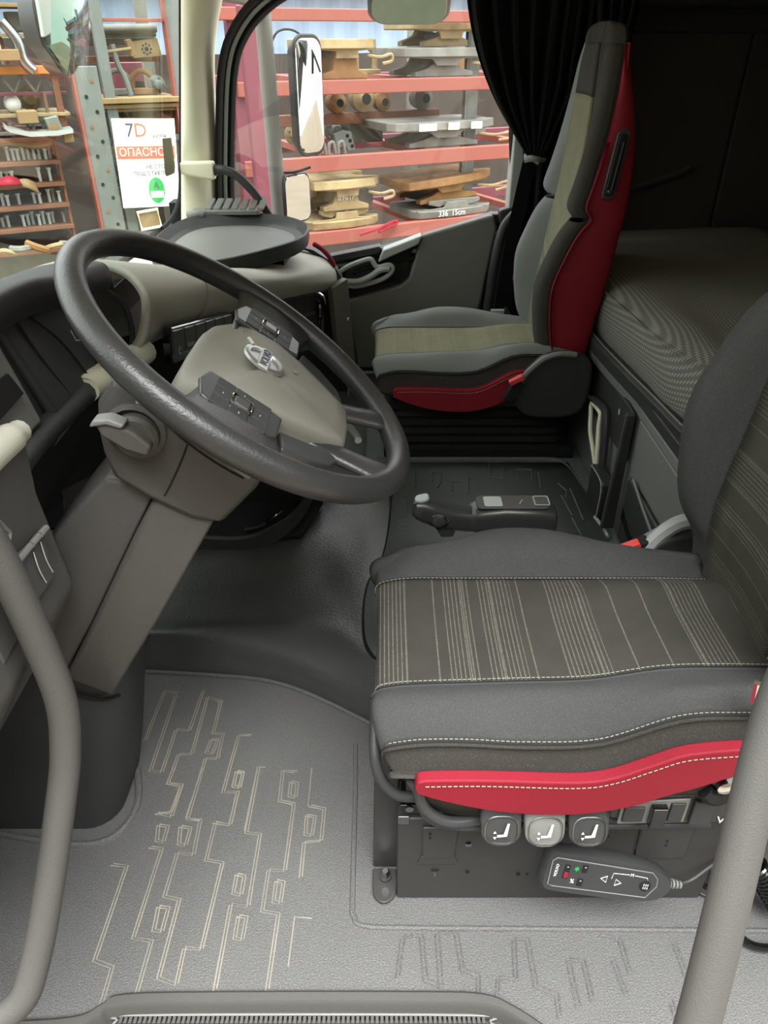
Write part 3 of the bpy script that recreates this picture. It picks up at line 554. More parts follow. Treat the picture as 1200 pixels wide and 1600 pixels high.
lo = [(-.208,.650),(-.300,.495),(-.378,.372),(-.400,.335),(-.462,.372),(-.40,.475),(-.312,.628),(-.275,.688)]
loft('lower_cover', [secY(y, [(-.33+(x+.33)*f, .5+(z-.5)*f) for x, z in lo]) for y, f in ((.762,.93),(.766,.98),(.775,1.0),(.97,1.0),(.985,.95))], 'colpl', sc, bevel=.004)
fr = [(-.275,.690),(-.312,.628),(-.40,.475),(-.465,.370),(-.50,.35),(-.50,.45),(-.455,.58),(-.395,.645),(-.335,.705)]
loft('front_cover', [secY(y, [(-.39+(x+.39)*f, .53+(z-.53)*f) for x, z in fr]) for y, f in ((.772,.97),(.777,1.0),(.97,1.0))], 'greypl', sc, bevel=.004)
def bsec(z, x0, x1, y0, y1, r): return rrect(((x0+x1)/2, (y0+y1)/2, z), X, Y, x1-x0, y1-y0, r, 6)
loft('base_boot', [bsec(.375,-.58,-.392,.80,.96,.03), bsec(.335,-.60,-.385,.795,.97,.045), bsec(.22,-.66,-.415,.788,.97,.05), bsec(.10,-.74,-.438,.782,.97,.055), bsec(0,-.80,-.462,.778,.97,.055)], 'blackpl', sc)
tube('boot_seam', [(-.47,.789,.318),(-.43,.789,.306),(-.40,.792,.312)], .003, 'deepblk', sc, n=6)
# tilt knob
kb = lathe('knob_socket', [(.034,0),(.034,-.006),(.029,-.010),(.027,-.004)], (-.279,.752,.778), (0,1,0), 'greypl', sc, n=24)
lathe('knob_dial', [(.026,0),(.026,-.014),(.022,-.018)], (-.277,.750,.776), (0,1,0), 'greypl', sc, n=24)
prism('knob_lever', [(-.312,.735,.800),(-.298,.735,.805),(-.272,.735,.790),(-.255,.735,.772),(-.262,.735,.760),(-.285,.735,.768),(-.308,.735,.786)], (0,-.016,0), 'greypl', sc, bevel=.004)
prism('knob_cap', [(-.318,.736,.797),(-.312,.736,.806),(-.295,.736,.808),(-.278,.736,.800),(-.283,.736,.795),(-.298,.736,.800)], (0,-.02,0), 'midpl', sc, bevel=.003)  # paler strip: highlight along the knob's top edge, set in plastic
# ================================================================== STEERING WHEEL
WC = Vector((-.169, .9046, .8005)); wn = Vector((.5921, .0241, .8055)); wa = Vector((-.0143, .9997, -.0194)); wb = Vector((-.8058, 0, .5923))
def W(a, b, n=0): return WC + wa*a + wb*b + wn*n
sw = thing('steering_wheel', W(0,0,-.05), 'large black leather steering wheel with olive-grey airbag cover', 'steering wheel')
R0 = .234
tube('rim', [W(R0*math.cos(t), R0*math.sin(t)) for t in [2*math.pi*i/64 for i in range(64)]], [.0168 + .0014*abs(math.cos(2*math.pi*i/64))**6 for i in range(64)], 'leather', sw, n=18, closed=True, curve=False)
for sg in (-1, 1):
    # side spoke carrying the key pad, then the lower spoke
    loft('spoke', [[W(sg*a, b0, n), W(sg*a, b0-.004, n+.010), W(sg*a, (b0+b1)/2, n+.012), W(sg*a, b1+.004, n+.010), W(sg*a, b1, n), W(sg*a, (b0+b1)/2, n-.012)] for a, b0, b1, n in ((.07,.045,-.055,-.018),(.11,.046,-.060,-.016),(.165,.052,-.066,-.010),(.20,.060,-.075,-.004),(.226,.072,-.085,0))], 'leather', sw, sub=1)
    loft('spoke', [[W(sg*(a-w_), b, n), W(sg*(a-w_*.7), b+.008, n+.010), W(sg*(a+w_*.7), b+.008, n+.010), W(sg*(a+w_), b, n), W(sg*a, b-.004, n-.012)] for a, b, w_, n in ((.055,-.09,.024,-.028),(.062,-.13,.026,-.026),(.072,-.175,.026,-.014),(.085,-.205,.034,-.004),(.090,-.222,.044,0))], 'leather', sw, sub=1)
    kp = [(.100,.042),(.130,.048),(.165,.040),(.178,.010),(.176,-.030),(.160,-.056),(.108,-.058),(.100,-.02)]
    pad = prism('button_pad', [W(sg*a, b, -.006) for a, b in kp], wn*.008, 'satin', sw, bevel=.003)
    keys = [(-.016,.016),(.016,.016),(-.016,-.022),(.016,-.022)]
    c0 = (.138, -.006)
    for a in (-.023, 0, .023):
        for b in (-.024, 0, .024):
            if a == 0 and b == 0: continue
            k = slab('pad_button', W(sg*(c0[0]+a), c0[1]+b, .0018), wa, wb, .0215, .0225, .002, .0012, 'blackpl', pad, edge=.0005)
            if not (a and b): box('button_mark', W(sg*(c0[0]+a), c0[1]+b, .0032), (.001,.004,.0004), 'lightg', pad, rot=Matrix((wb, wa, wn)).transposed(), bevel=0)
    slab('rocker', W(sg*c0[0], c0[1], .002), wa, wb, .021, .021, .003, .004, 'satin', pad)
    tube('rocker_ring', [W(sg*c0[0]+p.x, c0[1]+p.y, .0045) for p in rrect((0,0,0), X, Y, .026, .026, .004, 3)], .0014, 'chrome', pad, n=6, closed=True, curve=False)
    loft('lower_trim', [[W(sg*a, b, n), W(sg*(a+w_), b-.006, n+.004), W(sg*(a+w_), b-.008, n-.012), W(sg*a, b, n-.014)] for a, b, w_, n in ((.112,-.062,.045,-.012),(.095,-.095,.05,-.014),(.075,-.128,.045,-.016),(.062,-.14,.03,-.018))], 'satin', sw, bevel=.003)
# airbag cover
half = [(.0,.071,-.034),(.07,.070,-.033),(.102,.063,-.028),(.115,.044,-.015),(.113,.02,-.004),(.107,-.025,.000),(.095,-.065,-.001),(.073,-.115,-.004),(.055,-.148,-.006),(.050,-.154,-.008),(.0,-.157,-.008)]
ol = half + [(-a, b, n) for a, b, n in half[-2:0:-1]]
def cov(f, dn): return [W(a*f, -.02+(b+.02)*f, n*(.4+.6*f) + dn) for a, b, n in ol]
loft('airbag_cover', [cov(.99,-.030), cov(1.0,-.012), cov(.985,-.002), cov(.95,.003), cov(.8,.006), cov(.5,.0075), cov(.1,.008)], 'airbag', sw, angle=60)
loft('hub', [[W(.085*math.cos(t), -.02+.085*math.sin(t), n) for t in [2*math.pi*i/20 for i in range(20)]] for n in (-.10,-.03)], 'blackpl', sw)
em = lathe('emblem', [(.029,0),(.029,.004),(.026,.005),(.022,.005),(.021,.002),(.001,.002)], W(0,-.012,.0075), wn, 'silver', sw, n=32)
slab('emblem_band', W(0,-.012,.010), wa, wb, .060, .0165, .001, .0035, 'silver', em)
text('emblem_text', 'VOLVO', W(0,-.012,.0137), wa, wb, .015, 'dkprint', em)
tube('emblem_arrow', [W(.019,.009,.0115), W(.030,.018,.0115)], .0026, 'silver', em, n=6, curve=False)
for a, b in ((.05,.028),(.03,-.058)): lathe('cover_dimple', [(.003,0),(.002,.0012)], W(a,b,.0085), wn, 'midpl', sw, n=8)
# column stalk on the far side
sk = thing('column_stalk', W(.1,-.03,-.08), 'slim black control stalk with pale tip beyond the wheel hub', 'stalk')
tube('stalk', [W(.06,.0,-.07), W(.13,-.06,-.06), W(.175,-.12,-.055)], [.008]*8+[.011]*5, 'gloss', sk)
tube('stalk_marking', [W(.125,-.045,-.046), W(.14,-.062,-.046)], .0022, 'white', sk, n=5, curve=False)
tube('stalk_tip', [W(.13,-.17,-.05), W(.105,-.195,-.05), W(.09,-.20,-.05)], .0055, 'lightg', sk)
# ================================================================== DOORWAY GRAB BARS
tube('grab_bar', [(-.62,.45,1.10),(-.50,.49,1.08),(-.41,.54,.98),(-.385,.555,.88),(-.377,.562,.803),(-.366,.567,.736),(-.356,.568,.629),(-.350,.563,.545),(-.355,.548,.480),(-.363,.524,.429),(-.378,.465,.338),(-.392,.425,.275),(-.408,.40,.240),(-.45,.385,.222),(-.54,.39,.21),(-.65,.42,.20)], .0165, 'greypl', n=14, label='curved grey-brown grab bar at the left of the doorway in front of the column', cat='grab bar')
tube('grab_bar', [(.83,.43,.98),(.66,.44,.97),(.50,.48,.90),(.40,.495,.79),(.36,.47,.70),(.338,.44,.633),(.304,.364,.514),(.276,.304,.42),(.25,.255,.335),(.24,.25,.25),(.25,.30,.12),(.28,.38,.0)], .0185, 'greypl', n=14, label='straight grey grab bar slanting down in front of the driver seat', cat='grab bar')
# ================================================================== SEATS
def interp(tab, x):
    if x <= tab[0][0]: return tab[0][1]
    for (a, va), (b, vb) in zip(tab, tab[1:]):
        if x <= b:
            t = (x-a)/(b-a); t = t*t*(3-2*t); return va+(vb-va)*t
    return tab[-1][1]
def cushion_surface(dx, dy, dz):
    """v runs from the near lower edge over the top to the far lower edge; stations run front to back"""
    stations = [(.03,0.0,.90),(-.005,.10,.93),(-.022,.35,.95),(-.024,.62,.965),(-.010,.86,.98),(.015,.96,.99),(.05,1,1),(.10,1,1),(.18,1,1),(.27,1,1),(.36,1,1),(.44,1,1),(.52,.98,1)]
    flt = [(0,.360),(.24,.358),(.29,.366),(.37,.410),(.45,.420)]; pip = [(0,.404),(.04,.410),(.10,.410),(.24,.402),(.285,.414),(.335,.450),(.40,.458),(.5,.458)]
    nb = [(0,.440),(.2,.447),(.30,.452),(.37,.470),(.5,.474)]; fb = [(0,.440),(.08,.458),(.2,.476),(.3,.472),(.4,.452),(.5,.440)]
    fy = [(0,.985),(.1,1.02),(.22,1.045),(.32,1.035),(.42,1.0),(.5,.985)]
    rows = []
    for x, f, g in stations:
        zb = interp([(-.03,.345),(.0,.342),(.10,.312),(.2,.30)], x+(.0 if f > .5 else -.03)); xx = max(x, 0); ft, pp, n_, f_, fY = interp(flt, xx), interp(pip, xx), interp(nb, xx), interp(fb, xx), interp(fy, xx)
        r = [(.635,.300),(.615,.318),(.612,ft),(.613,ft+.001),(.620,pp),(.6215,pp+.001),(.640,pp+.024),(.668,n_),(.697,n_-.010),(.700,n_-.012),(.75,n_-.014),(.82,n_-.016),(.88,n_-.014),(.925,.432),(.928,.433),(.950,f_-.008),(.982,f_),(fY-.02,f_-.012),(fY,f_-.045),(fY-.002,.345),(fY-.015,.310)]
        fk = max(0, 1-max(x,0)/.16)*.55
        rows.append([(x+dx-.006*(x<.1)+fk*max(0,.43-(zb+(max(z,zb)-zb)*f))*(1 if f > .3 else .6), .82+(y-.82)*g+dy, zb+(max(z,zb)-zb)*f+dz) for y, z in r])
    return rows
def strip(name, rows, a, b, m, parent, th=.008, **k):
    return patch(name, [r[a:b+1] for r in rows], m, parent, res=4, res2=3, thick=th, soff=-1, **k)
def seat(root, dx, dy, dz, insert, bol, olive=False):
    rows = cushion_surface(dx, dy, dz)
    cu = strip('seat_cushion', rows, 9, 13, insert, root)
    strip('cushion_bolster', rows, 5, 9, bol, root); strip('cushion_bolster', rows, 13, 18, 'fab' if not olive else bol, root)
    strip('cushion_side_band', rows, 2, 5, 'fabdk', root)
    strip('cushion_far_side', rows, 18, 20, 'fabdk', root)
    strip('cushion_underside_edge', rows, 0, 2, 'fabdk', root)
    for idx in (4, 9, 13):
        pts = [Vector(r[idx])+Vector((0, -.0006 if idx == 4 else 0, .0022)) for r in rows[2:]]
        tube('seam_groove', [p-Vector((0,0,.0015)) for p in pts], .0016, 'deepblk', root, n=5, res=3)
        joined('stitching', dashes([p+Vector((0, .0035 if idx < 12 else -.0035, .0008)) for p in pts], .0065, .00075), 'thread', root, smooth=False)
    # red side flap
    fp = [(.040,.362),(.052,.371),(.128,.372),(.242,.368),(.289,.378),(.333,.402),(.372,.421),(.447,.430),(.470,.418),(.455,.392),(.431,.378),(.396,.358),(.359,.341),(.314,.318),(.25,.303),(.166,.306),(.099,.322),(.048,.342),(.040,.350)]
    o = cr([(x+dx, .592+dy, z+dz) for x, z in fp], 3, True)
    prism('red_side_flap', o, (0, .018, 0), 'red', root, bevel=.003)
    joined('stitching', dashes([(x+dx, .5912+dy, z-.009+dz) for x, z in fp[1:8]], .007, .0008), 'thread', root, smooth=False)
    return rows
def backrest(root, dx, dy, dz, ins, fabn, fabf, stitch=False):
    #        z    xb    xi    xr    yn    yf   bolster width
    T = [(.28,.460,.470,.545,1.935,2.31,.085),(.37,.450,.465,.545,1.930,2.315,.085),(.43,.418,.462,.552,1.920,2.325,.088),(.50,.402,.465,.560,1.918,2.328,.09),(.60,.396,.478,.575,1.918,2.328,.09),(.68,.420,.487,.586,1.92,2.325,.088),(.735,.444,.494,.592,1.922,2.322,.085),
         (.765,.466,.499,.598,1.924,2.32,.082),(.775,.470,.500,.599,1.924,2.32,.082),(.80,.456,.503,.600,1.925,2.318,.082),(.86,.470,.508,.602,1.93,2.312,.082),(.94,.486,.512,.598,1.938,2.302,.082),(1.03,.499,.516,.582,1.95,2.288,.08),(1.10,.505,.518,.565,1.965,2.27,.075),(1.14,.510,.521,.560,1.98,2.25,.07),(1.165,.516,.525,.556,1.995,2.235,.068),(1.176,.528,.531,.545,2.02,2.21,.06)]
    def sec(t):
        z, xb, xi, xr, yn, yf, bw = t
        return [(xr-.01, yn+.05, z), (xr, yn+.02, z), (xr-.012, yn, z), ((xb+xr)/2+.01, yn-.004, z), (xb+.040, yn+.001, z), (xb+.037, yn+.002, z), (xb+.010, yn+.006, z), (xb, yn+.030, z), (xb+.006, yn+.058, z), (xi-.012, yn+bw-.004, z), (xi-.008, yn+bw, z),
                (xi, (yn+yf)/2, z),
                (xi-.008, yf-bw, z), (xi-.012, yf-bw+.004, z), (xb+.006, yf-.058, z), (xb, yf-.030, z), (xb+.010, yf-.006, z), (xb+.037, yf-.002, z), (xb+.040, yf-.001, z), ((xb+xr)/2+.01, yf+.004, z), (xr-.012, yf, z), (xr, yf-.02, z), (xr-.01, yf-.05, z)]
    rows = [[(x+dx, y+dy, z+dz) for x, y, z in sec(t)] for t in T]
    def st(name, a, b, r0, r1, m): return patch(name, [r[a:b+1] for r in rows[r0:r1+1]], m, root, res=4, res2=3, thick=.010, soff=-1)
    st('backrest_insert', 10, 12, 0, 12, ins); st('headrest_front', 10, 12, 12, 14, 'fabdk')
    st('backrest_bolster', 5, 10, 0, 7, fabn); st('backrest_bolster', 5, 10, 8, 14, fabn)
    st('backrest_bolster', 12, 17, 0, 7, fabf); st('backrest_bolster', 12, 17, 8, 14, fabf)
    st('red_back_side', 0, 5, 0, 14, 'red'); st('red_back_side', 17, 22, 0, 14, 'red')
    loft('back_shell', [[(r[0][0], r[0][1], r[0][2]), (r[1][0]-.02, r[1][1]+.02, r[1][2]), (r[11][0]+.012, r[9][1], r[0][2]), (r[11][0]+.012, r[13][1], r[0][2]), (r[21][0]-.02, r[21][1]-.02, r[0][2]), (r[22][0], r[22][1], r[0][2])] for r in rows], 'fabdk', root)
    rows = rows[:15]; tc_ = sum((Vector(p) for p in rows[-1]), Vector())/len(rows[-1])
    def capr(f, h): return [tc_ + (Vector(p)-tc_)*f + Z*h for p in rows[-1]]
    loft('headrest_cap', [capr(.99,-.006), capr(1.01,.001), capr(1.0,.012), capr(.92,.026), capr(.75,.036), capr(.4,.043), capr(.1,.044)], 'fabdk', root, angle=80)
    for i in (5, 17): tube('seam_groove', [r[i] for r in rows], .0018, 'deepblk', root, n=5, res=3)
    for i in (10, 12):
        tube('seam_groove', [r[i] for r in rows], .002, 'deepblk', root, n=5, res=3)
        if stitch: joined('stitching', dashes([Vector(r[i])+Vector((-.006, (-.004 if i == 10 else .004), 0)) for r in rows[:9]], .0065, .00075), 'thread', root, smooth=False)
    return rows
# ---------------------------------------------------------------- driver seat
ds = thing('driver_seat', (.25, .83, 0), 'near driver seat in grey fabric with pinstriped cushion and bright red side flap', 'seat', 'cab seats')
seat(ds, 0, 0, 0, 'insert', 'fab')
backrest(ds, .055, -1.295, .095, 'insert2', 'fab', 'fab', True)
bounds('cushion_pan', .03, .50, .64, 1.0, .27, .31, 'blackpl', ds, bevel=.01)
patch('cushion_side_skin', [[(.03,.625,.34),(.10,.622,.325),(.19,.622,.318)],[(.05,.628,.29),(.10,.626,.27),(.19,.626,.265)]], 'fabdk', ds, thick=.01)
# seat box on the floor
bx = prism('seat_box', [(.020,.655,.0),(.500,.655,.0),(.500,.655,.205),(.020,.655,.205)], (0,.36,0), 'boxmt', ds, bevel=.004)
prism('box_pressing', [(.058,.6552,.115),(.105,.6552,.115),(.108,.6552,.190),(.056,.6552,.190)], (0,-.005,0), 'boxmt', bx, bevel=.004)
prism('box_pressing', [(.050,.655,.098),(.112,.655,.098),(.106,.655,.117),(.056,.655,.117)], (0,-.003,0), 'boxmt', bx, bevel=.003)
prism('box_pressing', [(.375,.6552,.115),(.45,.6552,.115),(.45,.6552,.190),(.372,.6552,.190)], (0,-.005,0), 'boxmt', bx, bevel=.004)
def hole(x, z, w=.004, h=.004, m='deepblk', p=bx): lathe('box_hole', [(1,0),(1,-.0012)], (0,0,0), (0,1,0), m, p, n=10) if False else mesh('box_hole', [(x+w*math.cos(t), .6535+dyy, z+h*math.sin(t)) for dyy in (0, .003) for t in [2*math.pi*i/12 for i in range(12)]], [tuple(range(12)), tuple(range(23, 11, -1))]+[(i,(i+1)%12,12+(i+1)%12,12+i) for i in range(12)], m, p)
for x, z, w_, h_, m in ((.125,.145,.0052,.0052,'steel'),(.125,.149,.004,.0025,'deepblk'),(.078,.080,.0062,.0025,'deepblk'),(.128,.075,.0032,.0032,'deepblk'),(.206,.069,.0032,.0032,'deepblk'),(.220,.069,.0018,.0018,'deepblk'),(.078,.066,.003,.003,'steel'),(.326,.165,.004,.004,'deepblk'),(.380,.168,.005,.005,'deepblk'),(.376,.138,.005,.005,'blackpl')): hole(x, z, w_, h_, m)
for x, z in ((.067,.178),(.067,.168),(.415,.160),(.415,.150)): mesh('box_hole', [(x+.002*math.cos(t), .6485+dyy, z+.0016*math.sin(t)) for dyy in (0, .003) for t in [2*math.pi*i/8 for i in range(8)]], [tuple(range(8)), tuple(range(15, 7, -1))]+[(i,(i+1)%8,8+(i+1)%8,8+i) for i in range(8)], 'deepblk', bx)
# front bracket with foot, nut and washer
prism('front_bracket', [(-.018,.706,.004),(.022,.706,.004),(.022,.706,.36),(.004,.706,.36),(-.012,.706,.24)], (0,.006,0), 'boxmt', ds, bevel=.002)
prism('bracket_side', [(-.018,.712,.004),(-.018,.95,.004),(-.010,.95,.34),(.004,.712,.36),(-.012,.712,.24)], (.006,0,0), 'boxmt', ds, bevel=.002)
ft = [( -.018,.70,.004),(-.018,.665,.004),(-.013,.650,.004),(.0,.643,.004),(.013,.650,.004),(.020,.665,.004),(.020,.70,.004)]
fo = prism('bracket_foot', cr(ft, 3), (0,0,.006), 'boxmt', ds, bevel=.002)
lathe('foot_washer', [(.010,0),(.010,.004)], (.002,.685,.011), Z, 'blackpl', fo); lathe('foot_nut', [(.0075,0),(.0075,.010),(.005,.013)], (.002,.685,.015), Z, 'steel', fo, n=6)
lathe('foot_hole', [(.0065,0),(.0065,.0012)], (.002,.660,.010), Z, 'steel', fo, n=12)
f2 = prism('bracket_foot', cr([(x+.512, y+.01, z) for x, y, z in ft], 3), (0,0,.006), 'boxmt', ds, bevel=.002); lathe('foot_hole', [(.0065,0),(.0065,.0012)], (.514,.668,.010), Z, 'steel', f2, n=12)
# slide rails, hoses
for z in (.262, .232): bounds('slide_rail', .022, .49, .652, .672, z-.010, z+.008, 'gloss', ds, bevel=.002)
for x, z in ((.034,.262),(.062,.240),(.036,.236)): lathe('rail_roller', [(.006,0),(.006,-.004)], (x,.652,z), Y, 'steel', ds, n=12)
prism('rail_bracket', [(.02,.655,.196),(.036,.655,.196),(.036,.655,.214),(.02,.655,.214)], (0,-.003,0), 'steel', ds, bevel=.001)
tube('air_hose', [(-.012,.70,.40),(-.012,.645,.36),(-.004,.632,.325),(.02,.628,.295),(.06,.635,.285)], .0075, 'blackpl', ds)
tube('air_hose', [(.045,.620,.325),(.055,.612,.290),(.085,.612,.262),(.13,.622,.252),(.20,.64,.248)], .008, 'satin', ds)
tube('air_hose', [(.042,.622,.315),(.058,.614,.270),(.10,.616,.245),(.20,.632,.222),(.32,.640,.212),(.46,.640,.215)], .006, 'blackpl', ds)
tube('air_hose', [(.20,.640,.245),(.32,.636,.232),(.50,.640,.235)], .006, 'blackpl', ds)
# three adjusting levers
for i, (x, up_) in enumerate(((.155,0),(.213,-.002),(.271,-.002))):
    lv = loft('adjuster_lever', [rrect((x, y, z+up_), X, Vector((0,.35,1)).normalized(), w_, h_, r_, 5) for y, z, w_, h_, r_ in ((.66,.30,.046,.030,.010),(.622,.290,.052,.036,.012),(.604,.278,.055,.050,.016),(.596,.272,.052,.054,.020),(.5925,.270,.044,.046,.018))], 'satin' if i != 1 else 'midpl', ds)
    aa, bb = X, Vector((0,.28,1)).normalized(); c = Vector((x, .5915, .272+up_))
    tube('lever_rim_highlight', [c + aa*p.x + bb*p.y for p in rrect((0,0,0), X, Y, .044, .044, .016, 4)], .0009, 'steel', lv, n=5, closed=True, curve=False)  # steel line laid in as the highlight around the lever rim
    c = c + Vector((0,-.0012,0)); prism('lever_symbol', [c+aa*a+bb*b for a, b in ((.003,-.003),(.007,.012),(.0098,.012),(.007,-.0075),(-.006,-.009),(-.006,-.006),(.002,-.0055))], (0,-.0008,0), 'white', lv, bevel=0)
    for s in ((1,-1) if i else (1, -1)): prism('lever_symbol', [c+aa*a+bb*(b*s-(.006)) for a, b in ((-.011,.003),(-.007,.003),(-.009,.0065))], (0,-.0008,0), 'white', lv, bevel=0)
# side switch panel
spn = prism('side_panel', [(.300,.622,.302),(.335,.622,.308),(.40,.622,.335),(.47,.622,.385),(.52,.622,.37),(.53,.622,.25),(.50,.622,.242),(.40,.622,.240),(.305,.622,.252)], (0,.03,0), 'blackpl', ds, bevel=.006)
prism('switch_bay', [(.318,.6215,.292),(.408,.6215,.300),(.408,.6215,.250),(.318,.6215,.246)], (0,-.003,0), 'midpl', spn, bevel=.002)
for x0, x1, z0, z1, m, th in ((.322,.350,.254,.285,'blackpl',.003),(.357,.378,.250,.290,'gloss',.010),(.383,.403,.254,.293,'blackpl',.003),(.414,.444,.248,.296,'blackpl',.003)):
    bounds('rocker_switch' if th > .005 else 'blank_plug', x0, x1, .6185-th, .6215, z0, z1, m, spn, bevel=.002)
text('panel_lettering', 'VOLVO', (.453,.6205,.252), X, Z, .020, 'white', spn, align='LEFT')
# belt anchor at the rear of the flap
tube('belt_anchor', [(.425,.612,.345),(.437,.600,.365),(.452,.600,.385),(.47,.605,.40)], [.006]*6+[.011]*7+[.014]*6, 'steel', ds, n=8)
lathe('anchor_bolt', [(.011,0),(.011,-.008),(.007,-.010)], (.432,.603,.352), Y, 'chrome', ds, n=12)
tube('anchor_strap', [(.415,.61,.33),(.43,.605,.325),(.46,.605,.36),(.50,.61,.42)], .012, 'deepblk', ds, n=8)
# inboard side cover with buckle
def side_cover(root, y0, y1, dx, dz, near):
    o_ = [(.355,.335),(.372,.385),(.395,.415),(.425,.440),(.462,.452),(.505,.450),(.545,.432),(.558,.38),(.54,.28),(.42,.265),(.37,.29)]
    P_ = cr([(x+dx, y0, z+dz) for x, z in o_], 3, True)
    c = prism('seat_side_cover', P_, (0, y1-y0, 0), 'blackpl', root, bevel=.012, seg=3)
    tube('cover_edge', [(x+dx, (y0 if near else y1), z+dz) for x, z in o_[:6]], .008, 'midpl', root, n=8)
    return c
side_cover(ds, 1.055, 1.085, .06, -.03, False)
tube('cover_arch', [(.455,1.068,.345),(.462,1.068,.375),(.475,1.068,.403),(.495,1.068,.428),(.52,1.068,.444),(.56,1.068,.446)], .014, 'lightg', ds, n=8)
# seat belt buckles are things of their own
bk = thing('seat_belt_buckle', (.41, 1.09, .36), 'red-topped belt buckle beside the driver seat, next to the bunk', 'buckle', 'belt buckles')
box('buckle_body', (.448,1.072,.385), (.050,.026,.028), 'deepblk', bk, rot=(0,-.45,0), bevel=.004); box('buckle_button', (.428,1.062,.394), (.046,.018,.012), 'redbtn', bk, rot=(0,-.45,0), bevel=.003)
tn = thing('belt_tongue', (.45,.62,.50), 'steel belt tongue hanging at the right edge before the driver cushion', 'buckle')
tg = [(.405,.585,.530),(.420,.575,.545),(.475,.572,.515),(.47,.582,.490)]
tube('tongue_frame', [(.428,.60,.505),(.424,.60,.535),(.432,.597,.540),(.478,.585,.512),(.485,.59,.49)], .0045, 'chrome', tn, n=6, curve=False)
tube('tongue_bar', [(.432,.598,.508),(.482,.588,.486)], .006, 'steel', tn, n=6, curve=False)
# ---------------------------------------------------------------- passenger seat
ps = thing('passenger_seat', (.25, 2.12, .1), 'far passenger seat with tall backrest and dark red side panel', 'seat', 'cab seats')
seat(ps, -.015, 1.285, -.028, 'insol', 'fablit', True)
br = backrest(ps, 0, 0, 0, 'insol', 'fabdk', 'fablit')  # near bolsters take the darker cloth, far ones the window-lit copy
slot = slab('side_slot', (.550,1.9195,.895), X, Vector((.12,0,1)).normalized(), .032, .155, .014, .006, 'blackpl', ps)
slab('slot_recess', (.550,1.913,.895), X, Vector((.12,0,1)).normalized(), .020, .135, .008, .002, 'deepblk', slot)
tube('slot_guide', [(.545,1.910,.835),(.552,1.910,.895),(.558,1.910,.945)], .002, 'satin', slot, n=5); lathe('slot_knob', [(.006,0),(.004,-.004)], (.543,1.911,.838), Y, 'satin', slot, n=10)
side_cover(ps, 1.855, 1.895, 0, .0, True)
bounds('cushion_pan', .0, .52, 1.93, 2.30, .255, .285, 'deepblk', ps, bevel=.01)
rings = []
for i in range(13):
    z = .10 + .165*i/12; k = .0 if i % 2 else .018
    rings.append(rrect((.27, 2.11, z), X, Y, .50+k, .34+k, .04, 4))
loft('suspension_bellows', rings, 'deepblk', ps, angle=20)
bounds('seat_plinth', .0, .56, 1.93, 2.30, .099, .135, 'deepblk', ps, bevel=.006)
tube('seat_lever', [(.0,1.99,.292),(.004,1.985,.262),(.02,1.98,.238)], .007, 'lightg', ps, n=8)
bk2 = thing('seat_belt_buckle', (.36, 1.84, .36), 'pinkish-red belt buckle at the passenger cushion corner', 'buckle', 'belt buckles')
box('buckle_body', (.348,1.85,.352), (.03,.026,.06), 'deepblk', bk2, rot=(0,.5,0), bevel=.004); box('buckle_button', (.352,1.842,.385), (.040,.020,.014), 'redbtn', bk2, rot=(0,-.5,0), bevel=.003)
# passenger belt and anchor beside the door
bl = thing('seat_belt', (.42, 2.46, .2), 'black seat belt webbing hanging behind the passenger seat', 'seat belt')
loft('webbing', [[(x-.022, y, z), (x-.022, y+.003, z), (x+.022, y+.003, z), (x+.022, y, z)] for x, y, z in ((.455,2.50,.86),(.435,2.48,.76),(.415,2.46,.64),(.40,2.45,.5),(.39,2.44,.38))], 'curtain', bl)
tube('belt_guide', [(.43,2.49,.835),(.455,2.485,.84),(.475,2.49,.83)], .010, 'lightg', bl, n=8)
tube('buckle_stalk', [(.40,2.42,.40),(.44,2.40,.33),(.46,2.38,.26)], .006, 'steel', bl, n=6)
bounds('anchor_cover', .355, .40, 2.42, 2.44, .372, .39, 'lightg', bl, bevel=.003)
tube('door_grab_bar', [(.425,2.52,.675),(.385,2.50,.63),(.365,2.49,.53),(.355,2.49,.40),(.345,2.49,.25),(.34,2.49,.12)], .016, 'blackpl', n=12, label='black vertical grab bar at the rear edge of the passenger doorway', cat='grab bar')
# ================================================================== GEAR SELECTOR
ge = thing('gear_selector', (.22, 1.22, .1), 'folding black gear selector with glossy knob behind the driver cushion', 'gear lever')
def gs(x, y, z, w_, h_, r_=.015): return rrect((x, y, z), Y, Z, w_, h_, r_, 5)
loft('selector_housing', [gs(.168,1.30,.300,.050,.030,.012), gs(.180,1.30,.303,.062,.048,.018), gs(.20,1.30,.305,.068,.060,.02), gs(.25,1.30,.308,.072,.068,.02), gs(.32,1.30,.304,.072,.070,.02), gs(.352,1.30,.298,.070,.068,.02), gs(.358,1.30,.296,.060,.058,.018)], 'satin', ge)
slab('selector_top_plate', (.265,1.297,.340), X, Y, .15, .050, .012, .0035, 'greypl', ge)
slab('parking_key', (.325,1.297,.3425), X, Y, .030, .034, .003, .003, 'greypl', ge)
tube('parking_key_rim', [Vector((.325,1.297,.3455))+p for p in rrect((0,0,0), X, Y, .030, .034, .003, 2)], .0014, 'lightg', ge, n=5, closed=True, curve=False)
slab('top_highlight_band', (.225,1.297,.3425), X, Y, .040, .040, .006, .002, 'lightg', ge)
for k in (-1, 0, 1): tube('selector_marking', [(.283+k*.003,1.293+k*.006,.3442),(.283+k*.003,1.297+k*.006,.3442)], .0008, 'white', ge, n=4, curve=False)
